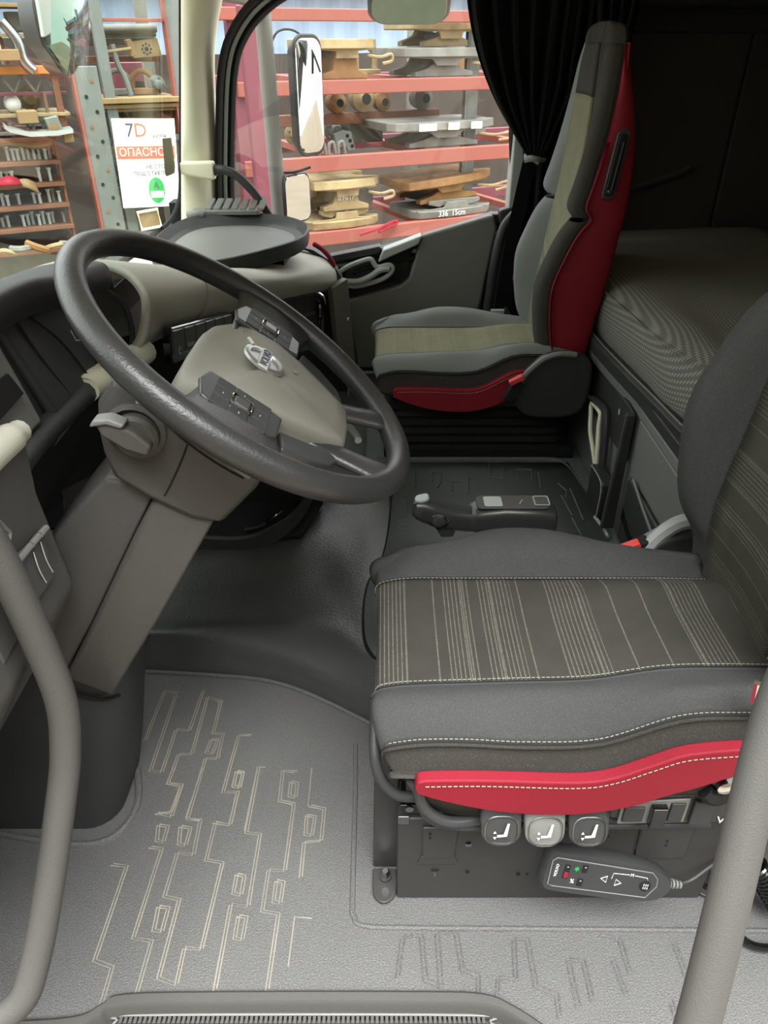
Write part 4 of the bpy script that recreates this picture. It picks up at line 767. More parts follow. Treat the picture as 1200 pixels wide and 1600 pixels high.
lv = loft('lever_arm', [gs(.190,1.295,.302,.050,.050,.018), gs(.16,1.292,.306,.048,.052,.018), gs(.13,1.288,.314,.048,.056,.020), gs(.105,1.285,.323,.048,.058,.021), gs(.083,1.283,.332,.046,.056,.021), gs(.066,1.281,.337,.042,.044,.018), gs(.058,1.280,.338,.028,.028,.013)], 'satin', ge)
lathe('lever_button', [(.013,0),(.013,.003),(.010,.005),(.001,.005)], (.112,1.262,.318), (-.1,-1,.15), 'satin', lv, n=18)
tube('button_rim', [Vector((.112,1.2605,.318))+Vector((1,-.1,0)).normalized()*.020*math.cos(t)+Z*.014*math.sin(t)+X*.0 for t in [2*math.pi*i/20 for i in range(20)]], .0014, 'chrome', lv, n=5, closed=True, curve=False)
slab('knob_cap', (.078,1.283,.357), Vector((.9,0,.25)).normalized(), Y, .030, .026, .010, .006, 'lightg', lv)
prism('lever_pawl', [(.105,1.280,.298),(.15,1.285,.290),(.145,1.285,.270),(.12,1.283,.270)], (0,-.012,0), 'blackpl', lv, bevel=.003)
loft('selector_bracket', [gs(.30,1.30,.27,.04,.05,.01), gs(.36,1.20,.24,.04,.05,.01), gs(.42,1.09,.25,.03,.05,.01)], 'blackpl', ge)
# ================================================================== BUNK
bu = thing('bunk_locker', (.7, 1.7, .1), 'dark grey bunk locker front with ledge under the mattress', 'bunk')
prism('locker_front', [(.585,1.13,.099),(.585,2.56,.099),(.585,2.56,.44),(.585,1.13,.44)], (.03,0,0), 'midpl', bu, bevel=.004)
prism('bunk_deck', [(.60,.46,.44),(.575,2.05,.44),(.575,2.56,.44),(1.29,2.56,.44),(1.29,.46,.44)], (0,0,.03), 'blackpl', bu, bevel=.004)
led = [(.552,2.055,.452),(.558,1.85,.455),(.57,1.65,.460),(.582,1.48,.465),(.592,1.36,.466),(.606,1.29,.464),(.63,1.24,.462),(.66,1.20,.46)]
def ledge(name, prof, m): loft(name, [[(p.x+a, p.y, p.z+b) for a, b in prof] for p in cr(led, 4)], m, bu, bevel=.0025)
ledge('ledge_rail', [(0,.018),(.012,.024),(.03,.020),(.03,-.02),(.006,-.02)], 'blackpl')
ledge('ledge_lower_rail', [(.008,-.021),(.03,-.021),(.03,-.048),(.014,-.048)], 'midpl')
tube('ledge_highlight', [(p[0]+.011, p[1], p[2]+.0235) for p in led], .0022, 'midpl', bu, n=5)
# front panels, pull-out leaf edge
prism('upper_panel', [(.580,2.03,.26),(.580,2.03,.40),(.580,1.60,.415),(.580,1.60,.29)], (.006,0,0), 'satin', bu, bevel=.003)
prism('upper_panel', [(.580,1.52,.28),(.580,1.52,.42),(.580,1.15,.42),(.580,1.15,.30)], (.006,0,0), 'midpl', bu, bevel=.003)
tube('panel_ridge', [(.577,2.02,.262),(.577,1.93,.30),(.577,1.85,.30)], .004, 'lightg', bu, n=6, curve=False)
prism('leaf_edge', [(.545,1.535,.115),(.575,1.535,.115),(.575,1.535,.425),(.556,1.535,.425)], (0,.020,0), 'blackpl', bu, bevel=.003)
prism('leaf_edge_strip', [(.541,1.533,.115),(.547,1.533,.115),(.558,1.533,.425),(.552,1.533,.425)], (0,.008,0), 'greypl', bu, bevel=.001)
prism('leaf_panel', [(.572,1.64,.30),(.572,1.555,.30),(.572,1.555,.425),(.572,1.64,.425)], (.008,0,0), 'blackpl', bu, bevel=.003)
prism('drawer_front', [(.572,1.50,.115),(.572,1.12,.115),(.572,1.12,.285),(.572,1.50,.285)], (.012,0,0), 'blackpl', bu, bevel=.006)
tube('drawer_ridge', [(.570,1.46,.30),(.570,1.36,.275),(.570,1.20,.245)], .004, 'midpl', bu, n=6)
prism('drawer_slot', [(.5695,1.49,.21),(.5695,1.40,.185),(.5695,1.40,.155),(.5695,1.49,.178)], (.004,0,0), 'gloss', bu, bevel=.001)
tube('plus_mark', [(.568,1.56,.412),(.568,1.545,.417)], .0016, 'lightg', bu, n=4, curve=False); tube('plus_mark', [(.568,1.5525,.422),(.568,1.5525,.407)], .0016, 'lightg', bu, n=4, curve=False)
tube('lock_mark', [(.577,1.66,.385),(.577,1.655,.372)], .0022, 'lightg', bu, n=5, curve=False)
ph = thing('bunk_pull_handle', (.56, 1.75, .2), 'pale cream loop handle on the bunk locker front', 'handle')
tube('handle_loop', [(.562,1.84,.318),(.560,1.77,.332),(.560,1.745,.330),(.558,1.735,.30),(.556,1.715,.265),(.556,1.70,.225),(.558,1.695,.175),(.560,1.715,.195),(.558,1.755,.228),(.558,1.80,.255),(.560,1.825,.29)], .0058, 'cream', ph, closed=True, n=8)
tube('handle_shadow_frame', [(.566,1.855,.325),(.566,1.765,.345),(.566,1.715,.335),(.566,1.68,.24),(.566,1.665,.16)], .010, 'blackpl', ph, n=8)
box('handle_mount', (.568,1.70,.16), (.02,.03,.03), 'satin', ph)
lb = thing('latch_box', (.55, 1.65, .1), 'dark grey raised latch box at the foot of the bunk locker', 'latch')
slab('latch_cover', (.575,1.645,.155), -Y, Z, .115, .115, .010, .030, 'blackpl', lb, edge=.005)
tube('latch_rim', [(.545,1.70,.205),(.545,1.625,.212),(.545,1.592,.195),(.545,1.592,.11)], .0016, 'lightg', lb, n=5)
tube('floor_catch', [(.545,1.60,.108),(.553,1.55,.108),(.556,1.51,.108)], .005, 'lightg', lb, n=6)
mt = thing('mattress', (.9, 1.5, .47), 'dark grey mattress with dotted woven cover on the bunk', 'mattress')
mrow = []
ys = [2.575, 2.40, 2.15, 2.03, 1.9, 1.75, 1.6, 1.48, 1.38, 1.30, 1.2, 1.0, .75, .50]
for y in ys:
    x0 = interp([(.5,.66),(1.2,.66),(1.30,.635),(1.5,.605),(2.05,.575),(2.6,.575)], y); b = .015*math.exp(-((y-1.42)/.10)**2); zt = .605 - b*.8 + (.01 if y < 1.3 else 0)
    mrow.append([(x0+.004, y, .472), (x0-.004, y, .50), (x0-.006+b*.9, y, .545), (x0+.004+b*1.8, y, .585), (x0+.03+b, y, zt), (x0+.08, y, zt+.010), (x0+.16, y, zt+.008+.006*math.sin(y*7)), (x0+.35, y, zt+.012), (1.28, y, zt+.01), (1.29, y, .50)])
patch('mattress_cover', mrow, 'mattress', mt, res=4, thick=.012, soff=-1)
tube('mattress_piping', [Vector(r[3])+Vector((-.003,0,.004)) for r in mrow[2:]], .0035, 'mattress', mt, n=6)
# ================================================================== CURTAINS
def curtain(name, top, bot, folds, amp, m, label, cat, ny=22, nx=60, power=1.0):
    rows = []
    for i in range(ny+1):
        t = i/ny; g = t**power; r = []
        for j in range(nx+1):
            s = j/nx; a = Vector(top[0]).lerp(Vector(top[1]), s); b = Vector(bot[0]).lerp(Vector(bot[1]), s)
            bulge = math.sin(math.pi*t)*.0
            p = a.lerp(b, t); px = a.x + (b.x-a.x)*g; f = amp*(1-.55*t)
            r.append((px + f*.35*math.sin(folds*6.283*s+1), p.y + f*math.sin(folds*6.283*s + .8*math.sin(t*3)), p.z))
        rows.append(r)
    V = [Vector(p) for r in rows for p in r]; n = nx+1
    F = [(i*n+j, i*n+j+1, (i+1)*n+j+1, (i+1)*n+j) for i in range(ny) for j in range(nx)]
    th = thing(name, (V[0].x, V[0].y, .5), label, cat)
    mesh('cloth', V, F, m, th, solid=.003)
    return th
c1 = curtain('window_curtain', ((.215,2.52,1.40),(.62,2.50,1.40)), ((.445,2.49,.842),(.475,2.47,.838)), 7, .020, 'curtain', 'black curtain gathered and tied behind the passenger window', 'curtain', power=2.3)
tube('tie_band', [(.435,2.50,.846),(.455,2.465,.842),(.485,2.47,.838),(.49,2.49,.838)], .008, 'midpl', c1, n=8)
curtain('sleeper_curtain', ((.53,2.40,1.50),(.70,2.38,1.50)), ((.60,2.40,1.02),(.66,2.39,1.02)), 4, .018, 'curtain', 'black sleeper curtain bundled behind the passenger seat top', 'curtain')
curtain('rear_window_curtain', ((.46,2.50,1.40),(.60,2.48,1.40)), ((.47,2.48,.60),(.57,2.47,.58)), 4, .015, 'curtain', 'black curtain cloth hanging between passenger seat and side pillar', 'curtain')
# ================================================================== REMOTE CONTROL
rm = thing('seat_remote', (.32, .62, .1), 'black handheld control unit with arrow keys on the driver seat box', 'remote')
ra = Vector((.972, 0, -.235)).normalized(); rn = Vector((.10,-.93,.35)).normalized(); rn = (rn-ra*rn.dot(ra)).normalized(); rb = rn.cross(ra)
rc = Vector((.322,.618,.128))
def RP(a, b, n=0): return rc + ra*a + rb*b + rn*n
def rring(f, g, n): 
    o_ = [(-.095,-.028),(-.098,0),(-.094,.028),(-.07,.034),(.02,.033),(.07,.026),(.095,.012),(.10,0),(.095,-.014),(.075,-.027),(.02,-.032),(-.07,-.033)]
    return [RP(p.x*f, p.y*g, n) for p in cr([(a, b, 0) for a, b in o_], 3, True)]
loft('remote_body', [rring(.93,.85,-.018), rring(1,1,-.010), rring(1,1,.004), rring(.965,.93,.010)], 'blackpl', rm)
fp = [(-.088,-.020),(-.090,.018),(-.084,.023),(.062,.021),(.072,.012),(.074,0),(.062,-.020),(-.080,-.022)]
rf = prism('remote_face', [RP(a, b, .0098) for a, b in fp], rn*.0018, 'blackpl', rm, bevel=.0006)
tube('face_rim', [RP(a, b, .0114) for a, b in fp], .0010, 'midpl', rm, n=5, closed=True, curve=False)
for a, b, w_, h_, m in ((-.066,.004,.008,.022,'deepblk'),(-.066,-.001,.006,.009,'red'),(-.040,.012,.008,.012,'deepblk'),(-.042,-.010,.008,.012,'deepblk')): slab('remote_key', RP(a, b, .0116), ra, rb, w_, h_, .001, .0012 if m == 'deepblk' else .002, m, rf, edge=.0003)
for a, b in ((-.066,.012),(-.040,.015),(-.042,-.007)): box('key_mark', RP(a, b, .0131), (.0022,.0008,.0006), 'white', rf, rot=Matrix((ra, rb, rn)).transposed(), bevel=0)
text('remote_lettering', 'VOLVO', RP(-.081,.004,.0122), rb, -ra, .0060, 'white', rf)
text('remote_symbol', '✱', RP(-.052,.010,.0122), ra, rb, .010, 'gnprint', rf); text('remote_symbol', '%', RP(-.054,-.010,.0122), ra, rb, .009, 'white', rf)
for a, b, s in ((-.008,.001,-1),(.014,-.002,1)): tube('arrow_key', [RP(a-s*.004, b+.005, .0122), RP(a-s*.004, b-.005, .0122), RP(a+s*.005, b, .0122)], .0007, 'white', rf, n=4, closed=True, curve=False)
tube('key_bracket', [RP(.003,.003,.0122), RP(.004,.012,.0122), RP(.028,.013,.0122)], .0005, 'white', rf, n=4, curve=False); tube('key_bracket', [RP(.036,.013,.0122), RP(.056,.012,.0122), RP(.057,.009,.0122)], .0005, 'white', rf, n=4, curve=False)
text('remote_lettering', 'M', RP(.032,.013,.0122), ra, rb, .007, 'white', rf)
lathe('round_key', [(.0085,0),(.0085,.0014),(.007,.002),(.001,.002)], RP(.056,-.001,.0114), rn, 'deepblk', rf, n=18)
for k in range(3):
    for j in (-1, 1): tube('round_key_mark', [RP(.053+k*.003,-.001+j*.004,.0138), RP(.053+k*.003,-.001+j*.001,.0138)], .0007, 'white', rf, n=4, curve=False)
for k in range(4): lathe('cable_boot_ring', [(.008-.0008*k,0),(.008-.0008*k,.003)], RP(.099+k*.006,-.002,-.004), ra, 'midpl', rm, n=12)
tube('cable', [RP(.115,-.002,-.004), RP(.14,.006,-.01), (.50,.645,.12), (.53,.64,.14)], .003, 'blackpl', rm, n=6)
# coiled cable and hose loop by the seat foot
hx = []
for i in range(150):
    t = i/150; an = t*2*math.pi*13; c = Vector((.545,.635,.13)).lerp(Vector((.60,.62,.035)), t); ax = Vector((.5,-.13,-.86)).normalized(); a_ = ax.orthogonal().normalized(); b_ = ax.cross(a_)
    hx.append(c + (a_*math.cos(an)+b_*math.sin(an))*.014)
tube('coiled_cable', hx, .0032, 'gloss', n=6, curve=False, label='black coiled cable hanging beside the seat box foot', cat='cable')
tube('hose_loop', [(.535,.66,.10),(.528,.63,.05),(.53,.60,.016),(.552,.575,.014),(.60,.575,.02),(.65,.60,.06)], .006, 'gloss', n=8, label='smooth black hose looping on the floor under the coiled cable', cat='hose')
# ================================================================== OUTSIDE: MIRRORS ON THE CAB
def mirror_head(name, c, w_, h_, face, label, parent_arm=None, m='blackpl', r=.03, depth=.06):
    th = thing(name, c, label, 'mirror', 'truck mirrors'); n = Vector(face).normalized(); a = Z.cross(n).normalized(); b = n.cross(a); c = Vector(c)
    loft('housing', [rrect(c-n*depth, a, b, w_*.6, h_*.75, r*.7, 6), rrect(c-n*depth*.6, a, b, w_*.92, h_*.95, r, 6), rrect(c, a, b, w_*1.06, h_*1.04, r, 6), rrect(c+n*.004, a, b, w_*1.02, h_*1.02, r, 6)], m, th)
    loft('mirror_glass', [rrect(c+n*.0045, a, b, w_*.97, h_*.97, r*.95, 6), rrect(c+n*.0065, a, b, w_*.95, h_*.95, r*.9, 6)], 'mirror', th)
    return th
m1 = mirror_head('door_mirror', (-.262,2.96,.975), .125, .36, (.745,-.667,.0), 'tall main door mirror outside the passenger window', r=.04)
mesh('mirror_stem', *sweep([(-.40,2.93,1.25),(-.395,2.93,.9),(-.39,2.93,.5)], .028, 10), 'midpl', m1)
tube('mirror_bracket', [(-.395,2.93,1.22),(-.43,2.80,1.25),(-.50,2.64,1.26)], .018, 'midpl', m1, n=8); tube('mirror_bracket', [(-.39,2.93,.52),(-.43,2.80,.50),(-.50,2.64,.50)], .018, 'midpl', m1, n=8)
tube('mirror_arm', [(-.39,2.93,1.10),(-.36,2.95,1.165),(-.30,2.96,1.17),(-.25,2.97,1.12),(-.22,2.97,1.05)], .004, 'blackpl', m1, n=6)
m2 = mirror_head('wide_angle_mirror', (-.325,2.96,.645), .125, .165, (.745,-.667,.0), 'smaller wide-angle mirror below the main door mirror', r=.03)
tube('mirror_link', [(-.40,2.95,.735),(-.33,2.96,.735),(-.27,2.97,.75)], .005, 'blackpl', m2, n=6)
mk = mirror_head('kerb_mirror', (.08,2.86,1.235), .25, .16, (0,-.55,-.83), 'kerb mirror hanging over the top of the passenger window', m='satin', r=.06)
mk.children[1].data.materials[0] = MT['mirrorrefl']
tube('mirror_arm', [(.08,2.88,1.30),(.08,2.80,1.42),(.08,2.68,1.46)], .012, 'blackpl', mk)
mf = thing('front_mirror', (-.95,2.60,1.05), 'pointed front mirror hanging outside the upper windscreen corner', 'mirror', 'truck mirrors')
fm = [(-.95,2.44,1.26),(-.95,2.42,1.15),(-.945,2.46,1.105),(-.94,2.535,1.05),(-.935,2.61,1.07),(-.93,2.70,1.12),(-.925,2.76,1.19),(-.925,2.78,1.27),(-.94,2.62,1.33)]
o_ = cr(fm, 3, True); cc_ = sum(o_, Vector())/len(o_)
loft('housing', [[cc_+(p-cc_)*.55+Vector((-.08,0,.01)) for p in o_], [cc_+(p-cc_)*.9+Vector((-.05,0,0)) for p in o_], [cc_+(p-cc_)*1.0 for p in o_], [cc_+(p-cc_)*.97+Vector((.006,0,0)) for p in o_]], 'satin', mf)
loft('mirror_glass', [[cc_+(p-cc_)*f+Vector((.004+dx_,0,0)) for p in o_] for f, dx_ in ((.955,0),(.93,.006),(.6,.016),(.2,.022))], 'mirrorrefl', mf)
prism('housing_shoulder', [(-.945,2.43,1.27),(-.945,2.415,1.15),(-.938,2.455,1.16),(-.93,2.50,1.27)], (.012,0,0), 'lightg', mf, bevel=.004)
tube('mirror_arm', [(-.95,2.62,1.30),(-.90,2.60,1.42),(-.78,2.58,1.46)], .014, 'blackpl', mf)
# wiper and scuttle at the foot of the windscreen
tube('wiper_arm', [(-.80,1.5,.66),(-.79,1.8,.65),(-.785,2.2,.63)], .007, 'blackpl', n=6, label='black wiper arm lying along the foot of the windscreen', cat='wiper')
# ================================================================== OUTSIDE: YARD
g = thing('ground', (0, 8, -1.5), 'dusty brown yard ground outside the truck', 'ground', kind=S)
bounds('ground_plane', -30, 30, -14, 26, -1.6, -1.5, 'ground', g, bevel=0)
ca, sa = math.cos(math.radians(27)), math.sin(math.radians(27))
E1 = Vector((ca, sa, 0)); N1 = Vector((-sa, ca, 0))
def rk(s, z, d=0): return Vector((0, 5.6, 0)) + E1*s + N1*d + Z*z
RR = Matrix((E1, N1, Z)).transposed()
def rbox(name, s0, s1, d0, d1, z0, z1, m, parent=None, **k): return box(name, rk((s0+s1)/2, (z0+z1)/2, (d0+d1)/2), (s1-s0, d1-d0, z1-z0), m, parent, rot=RR, **k)
def rprism(name, pts, d0, d1, m, parent=None, **k): return prism(name, [rk(s, z, d0) for s, z in pts], N1*(d1-d0), m, parent, **k)
def rtube(name, pts, r, m, parent=None, **k): return tube(name, [rk(*p) for p in pts], r, m, parent, **k)
yw = thing('sky_block_wall', (0, -4.3, -1.5), 'unseen grey wall added to block low sky at the driver doorway', 'wall', kind=S)  # unseen wall, added to keep low sky light out of the doorway
bounds('wall_body', -14, 14, -4.6, -4.3, -1.5, 5.0, 'castgrey', yw, bevel=0)
# shed behind the racks
bw = thing('shed_wall', rk(0,-1.5,4), 'pale blue corrugated shed wall behind the racks', 'wall')
V_ = []; F_ = []
for i in range(241):
    s = -9+i*.075; dd = 4.2 + (.03 if (i//2) % 2 else 0); V_ += [rk(s,1.0,dd), rk(s,2.0,dd)]
F_ = [(2*i,2*i+1,2*i+3,2*i+2) for i in range(240)]
mesh('sheeting', V_, F_, 'bluewall', bw, smooth=False, solid=.02)
rbox('lower_wall', -9, 9, 4.15, 4.3, -1.5, 1.0, 'backdk', bw, bevel=0); rbox('eaves_beam', -9, 9, 4.0, 4.15, 1.55, 1.75, 'maroon', bw)
# main rack seen through the passenger window
ra_ = thing('storage_rack', rk(.1,-1.5,.5), 'salmon-red steel rack with couplings seen through the passenger window', 'rack')
for z0, z1 in ((.845,.925),(.397,.490),(-.075,.017),(-.55,-.46)):
    rbox('front_beam', -1.0, 2.2, -.03, .03, z0, z1, 'rackred', ra_, bevel=.006); rbox('rear_beam', -1.0, 2.2, 1.0, 1.05, z0, z1, 'maroon', ra_, bevel=.006)
    for s in (-.35, .35, 1.3): rbox('cross_bar', s-.03, s+.03, .0, 1.02, z1-.05, z1-.004, 'rackred', ra_, bevel=.004)
rbox('middle_beam', -.62, .70, .45, .50, .628, .700, 'brownshelf', ra_, bevel=.004)
rbox('front_beam', -1.2, 2.2, -.03, .03, 1.235, 1.30, 'rackred', ra_, bevel=.006)
for s in (.72, 2.1): 
    for dd in (.10, .95):
        p_ = rbox('upright', s, s+.085, dd, dd+.07, -1.5, 1.6, 'rackgrey', ra_, bevel=.004)
        rbox('upright_lip', s-.02, s, dd, dd+.03, -1.5, 1.6, 'castgrey', ra_, bevel=.002)
rbox('upright', -1.02, -.93, .0, .08, -1.5, 1.6, 'maroon', ra_, bevel=.004)
mp = thing('maroon_cab_part', rk(-.9,-1.5,-.4), 'maroon painted body panel standing left of the salmon rack', 'panel')
rprism('panel_sheet', [(-1.08,1.3),(-.97,1.3),(-.92,.75),(-.90,.35),(-.84,-.25),(-1.05,-.25)], -.42, -.36, 'maroon', mp, bevel=.01)
rbox('panel_foot', -1.05, -.9, -.45, -.33, -1.5, -.25, 'maroon', mp, bevel=.01)
def coupling(s, z, w_, d, m, label, flip=False, yaw=0, tilt=0, mark=None, m2=None, handle=True, h=.26, stickers=0):
    """fifth-wheel coupling: slotted top plate on a flared pedestal with a pivot pin"""
    th = thing('coupling', rk(s, z, d), label, 'coupling', 'couplings on the rack')
    def L(a, b, c): 
        a2 = a*math.cos(yaw) - c*math.sin(yaw); c2 = a*math.sin(yaw) + c*math.cos(yaw); bb = (h-b) if flip else b
        return rk(s+a2, z+bb + a*math.tan(tilt), d+c2)
    hw = w_/2; t_ = .055
    out_ = [(-hw,-.18),(-hw*.9,-.24),(-.10,-.26),(.02,-.26),(hw*.75,-.22),(hw,-.13),(hw*.55,-.05),(hw*.52,.05),(hw,.13),(hw*.75,.22),(.02,.26),(-hw*.9,.24),(-hw,.18)]
    n_ = len(out_); Vp = [L(a, h-t_, c) for a, c in out_] + [L(a, h, c*.96) for a, c in out_]
    mesh('top_plate', Vp, [tuple(range(n_)), tuple(range(2*n_-1, n_-1, -1))]+[(i,(i+1)%n_,n_+(i+1)%n_,n_+i) for i in range(n_)], m, th, bevel=.008)
    for c in (-.16, .16):
        pp = [(-hw*.62,0),(hw*.62,0),(hw*.62,.028),(hw*.36,.05),(.075,h-t_-.03),(.06,h-t_),(-.06,h-t_),(-.075,h-t_-.03),(-hw*.36,.05),(-hw*.62,.028)]
        V2 = [L(a, b, c-.035) for a, b in pp] + [L(a, b, c+.035) for a, b in pp]; k = len(pp)
        mesh('pedestal', V2, [tuple(range(k)), tuple(range(2*k-1, k-1, -1))]+[(i,(i+1)%k,k+(i+1)%k,k+i) for i in range(k)], m2 or m, th, bevel=.006)
    tube('pivot_pin', [L(0,h-t_-.035,-.21), L(0,h-t_-.035,.21)], .022, 'castgrey', th, n=10, curve=False)
    skirt = [(-hw*.95,h-t_),(-hw*.3,h-t_-.012),(-.08,h-t_-.05),(.08,h-t_-.05),(hw*.3,h-t_-.012),(hw*.8,h-t_)]
    V3_ = [L(a, b, -.225) for a, b in skirt]+[L(a, b, -.205) for a, b in skirt]; k = len(skirt)
    mesh('plate_rib', V3_, [tuple(range(k)), tuple(range(2*k-1, k-1, -1))]+[(i,(i+1)%k,k+(i+1)%k,k+i) for i in range(k)], m, th, bevel=.003)
    if handle: tube('release_handle', [L(hw*.6,h-.09,-.2), L(hw*.85,h-.10,-.26), L(hw*1.12,h-.085,-.28), L(hw*1.14,h-.12,-.28), L(hw*.9,h-.135,-.27)], .010, 'tan', th, n=6)
    if mark: text('chalk_marking', mark, L(-.0,.085,-.200)+Vector((0,-.001,0)), E1, Z, .055, 'white', th)
    for k in range(stickers):
        a = (-.18, .03, .22)[k]; q = L(a, h-.03, -.262)-N1*.006
        prism('white_sticker', [q-E1*(.07 if k == 0 else .045)-Z*.022, q+E1*(.07 if k == 0 else .045)-Z*.022, q+E1*(.07 if k == 0 else .045)+Z*.022, q-E1*(.07 if k == 0 else .045)+Z*.022], N1*.003, 'paper', th, bevel=0)
    return th
coupling(-.26,.926,.50,.22,'tan','dusty yellow coupling with twin hooks at the top left of the rack', m2='rust', h=.22)
coupling(.50,.926,.74,.26,'castgrey','grey coupling with round pivot on the upper beam, right side', h=.17)
coupling(.55,1.10,.62,.30,'tan','pale yellow coupling stacked highest at the upper right of the rack', h=.15, handle=False)
coupling(.52,.492,.92,.26,'castgrey','dark grey coupling with white stickers on the middle beam', h=.165, stickers=3)
coupling(-.28,.135,.56,.22,'tan','yellow-brown coupling with a chalk number, lower left of the rack', mark='8961P', h=.20)
coupling(-.28,.02,.58,.24,'tan','inverted tan coupling under the chalk-marked one on the lowest beam', flip=True, h=.115, handle=False)
coupling(.58,.125,.80,.26,'rust','ochre coupling tilted on top of another at lower right of the rack', tilt=.06, h=.17, m2='rust')
cgd = coupling(.62,.02,.72,.24,'castgrey','grey-brown coupling with chalk digits at lower right of the rack', flip=True, h=.115, handle=False, mark=None)
text('chalk_marking', '336  15cm', rk(.55,.055,-.035), E1, Z, .055, 'white', cgd, extrude=.001)
# items on the inner shelf
def drum(s, z, d, r, l, m, label):
    th = thing('hub_casting', rk(s, z, d), label, 'casting', 'castings on the inner shelf')
    c = rk(s, z+r, d); lathe('drum', [(r*.5,-l*.5),(r*.9,-l*.48),(r,-l*.2),(r,l*.25),(r*.8,l*.32),(r*.45,l*.5)], c, -N1, m, th, n=18)
    lathe('bore', [(r*.42,l*.45),(r*.42,l*.51),(r*.25,l*.512)], c, -N1, 'deepblk', th, n=14); return th
drum(-.34,.70,.47,.055,.12,'castgrey','small grey hub casting at the left of the inner shelf')
drum(-.14,.70,.47,.065,.14,'rust','rusty hub casting second from left on the inner shelf')
drum(.06,.70,.47,.085,.16,'tan','large ring-shaped tan hub casting on the inner shelf')
drum(.22,.70,.47,.060,.12,'rust','brown hub casting right of the ring on the inner shelf')
drum(.55,.70,.47,.075,.15,'castgrey','grey hub casting at the right end of the inner shelf')
bp_ = thing('hole_bracket', rk(-.22,.49,.2), 'pale steel bracket plate with holes on the middle beam', 'bracket')
pl = rprism('plate', [(-.30,.60),(-.22,.62),(-.17,.61),(-.14,.495),(-.20,.495),(-.21,.52),(-.28,.515)], .16, .18, 'rackgrey', bp_)
for s, z in ((-.20,.585),(-.18,.555),(-.165,.52)): lathe('bolt_hole', [(.012,0),(.012,.004)], rk(s,z,.16), -N1, 'deepblk', pl, n=10)
for i in range(3): rtube('shackle', [(-.46+i*.07,.492,.05),(-.455+i*.07,.55,.05),(-.425+i*.07,.56,.05),(-.41+i*.07,.492,.05)], .012, 'castgrey', n=8, label=('rusty shackle at the left end of the middle beam','rusty shackle between two others on the middle beam','rusty shackle nearest the hole bracket on the middle beam')[i], cat='shackle', group='shackles on the beam')
rtube('red_strap', [(-.22,-.02,-.06),(-.10,.01,-.08),(.05,.045,-.06),(.07,.03,-.06),(-.08,-.01,-.08)], .010, 'red', n=6, label='red strap lying on the lowest salmon beam', cat='strap')
# ================================================================== OUTSIDE: LEFT RACK SEEN THROUGH THE WINDSCREEN
lr = thing('parts_rack', rk(-1.6,-1.5,.2), 'galvanised rack posts with an orange edge seen through the windscreen', 'rack')
pg = rbox('wide_post', -1.925, -1.80, -.06, -.03, -1.5, 1.02, 'rackgrey', lr, bevel=.003); rbox('orange_edge', -1.94, -1.925, -.07, .06, -1.5, 1.02, 'rackred', lr, bevel=.002)
for i in range(12): lathe('post_hole', [(.010,0),(.010,.003)], rk(-1.862+.022*(-1)**i, .95-i*.075, -.0605), -N1, 'deepblk' if i % 3 else 'rust', pg, n=10)
rbox('narrow_post', -1.78, -1.72, -.02, .03, -1.5, 2.2, 'rackgrey', lr, bevel=.003)
rbox('right_post', -1.375, -1.29, -.02, .06, -1.5, 2.2, 'rackgrey', lr, bevel=.003); rbox('orange_edge', -1.385, -1.375, -.03, .06, -1.5, 2.2, 'rackred', lr, bevel=.002)
rbox('back_post', -1.45, -1.385, .4, .46, -1.5, 2.2, 'castgrey', lr, bevel=.003)
rbox('shelf_beam', -1.80, -1.375, .0, .05, 1.225, 1.242, 'rackred', lr, bevel=.002)
rbox('shelf_beam', -1.80, -1.375, .25, .30, 1.03, 1.06, 'brownshelf', lr, bevel=.002)
for i, (z, dz_) in enumerate(((.835,.028),(.808,.022),(.79,.016))): rbox('wood_plank', -1.84+.02*i, -1.36, -.05+.02*i, .35, z, z+dz_, 'wood', lr, bevel=.004)
for z, h_ in ((.63,.03),(.36,.03)): rbox('shelf_beam', -1.80, -1.30, -.0, .04, z, z+h_, 'rackgrey', lr, bevel=.002)
for i, (z, r_, m) in enumerate(((1.19,.022,'castgrey'),(1.165,.018,'rackgrey'),(1.135,.024,'castgrey'))): rtube('steel_pipe', [(-1.80,z,.15+.04*i),(-1.40,z+.008,.15+.04*i)], r_, m, n=10, curve=False, label=('uppermost grey pipe on the windscreen rack','middle pale pipe on the windscreen rack','lowest thick grey pipe on the windscreen rack')[i], cat='pipe', group='pipes on the rack')
ph_ = thing('perforated_plate', rk(-1.5,1.06,.1), 'tan perforated mounting plate leaning on the windscreen rack', 'bracket')
pl = rprism('plate', [(-1.56,1.13),(-1.40,1.15),(-1.385,1.06),(-1.55,1.05)], .16, .18, 'tan', ph_)
for i in range(9): lathe('plate_hole', [(.006 if i else .012,0),(.006 if i else .012,.003)], rk(-1.47+.025*math.cos(i*.785)*(i > 0), 1.095+.025*math.sin(i*.785)*(i > 0), .16), -N1, 'deepblk', pl, n=8)
rprism('square_block', [(-1.60,1.14),(-1.57,1.145),(-1.55,1.065),(-1.585,1.06)], .05, .12, 'wood', label='small wooden block beside the perforated plate', cat='block')
rtube('leaning_strut', [(-1.68,1.12,.05),(-1.665,1.02,.05),(-1.64,.96,.05),(-1.62,.87,.05)], .016, 'rackgrey', n=8, label='bent grey steel strut leaning between shelf and plate', cat='strut')
rtube('leaning_rod', [(-1.755,1.1,.06),(-1.70,.87,.06)], .006, 'castgrey', n=6, curve=False, label='thin dark rod leaning beside the narrow post', cat='rod')
rtube('cross_rod', [(-1.73,1.11,.04),(-1.72,1.085,.04),(-1.58,1.10,.04)], .008, 'tan', n=6, curve=False, label='short tan cross rod above the leaning strut', cat='rod')
mb = thing('maroon_cabinet', rk(-1.5,.87,.6), 'maroon cabinet with small red and white notice behind the shelf', 'cabinet')
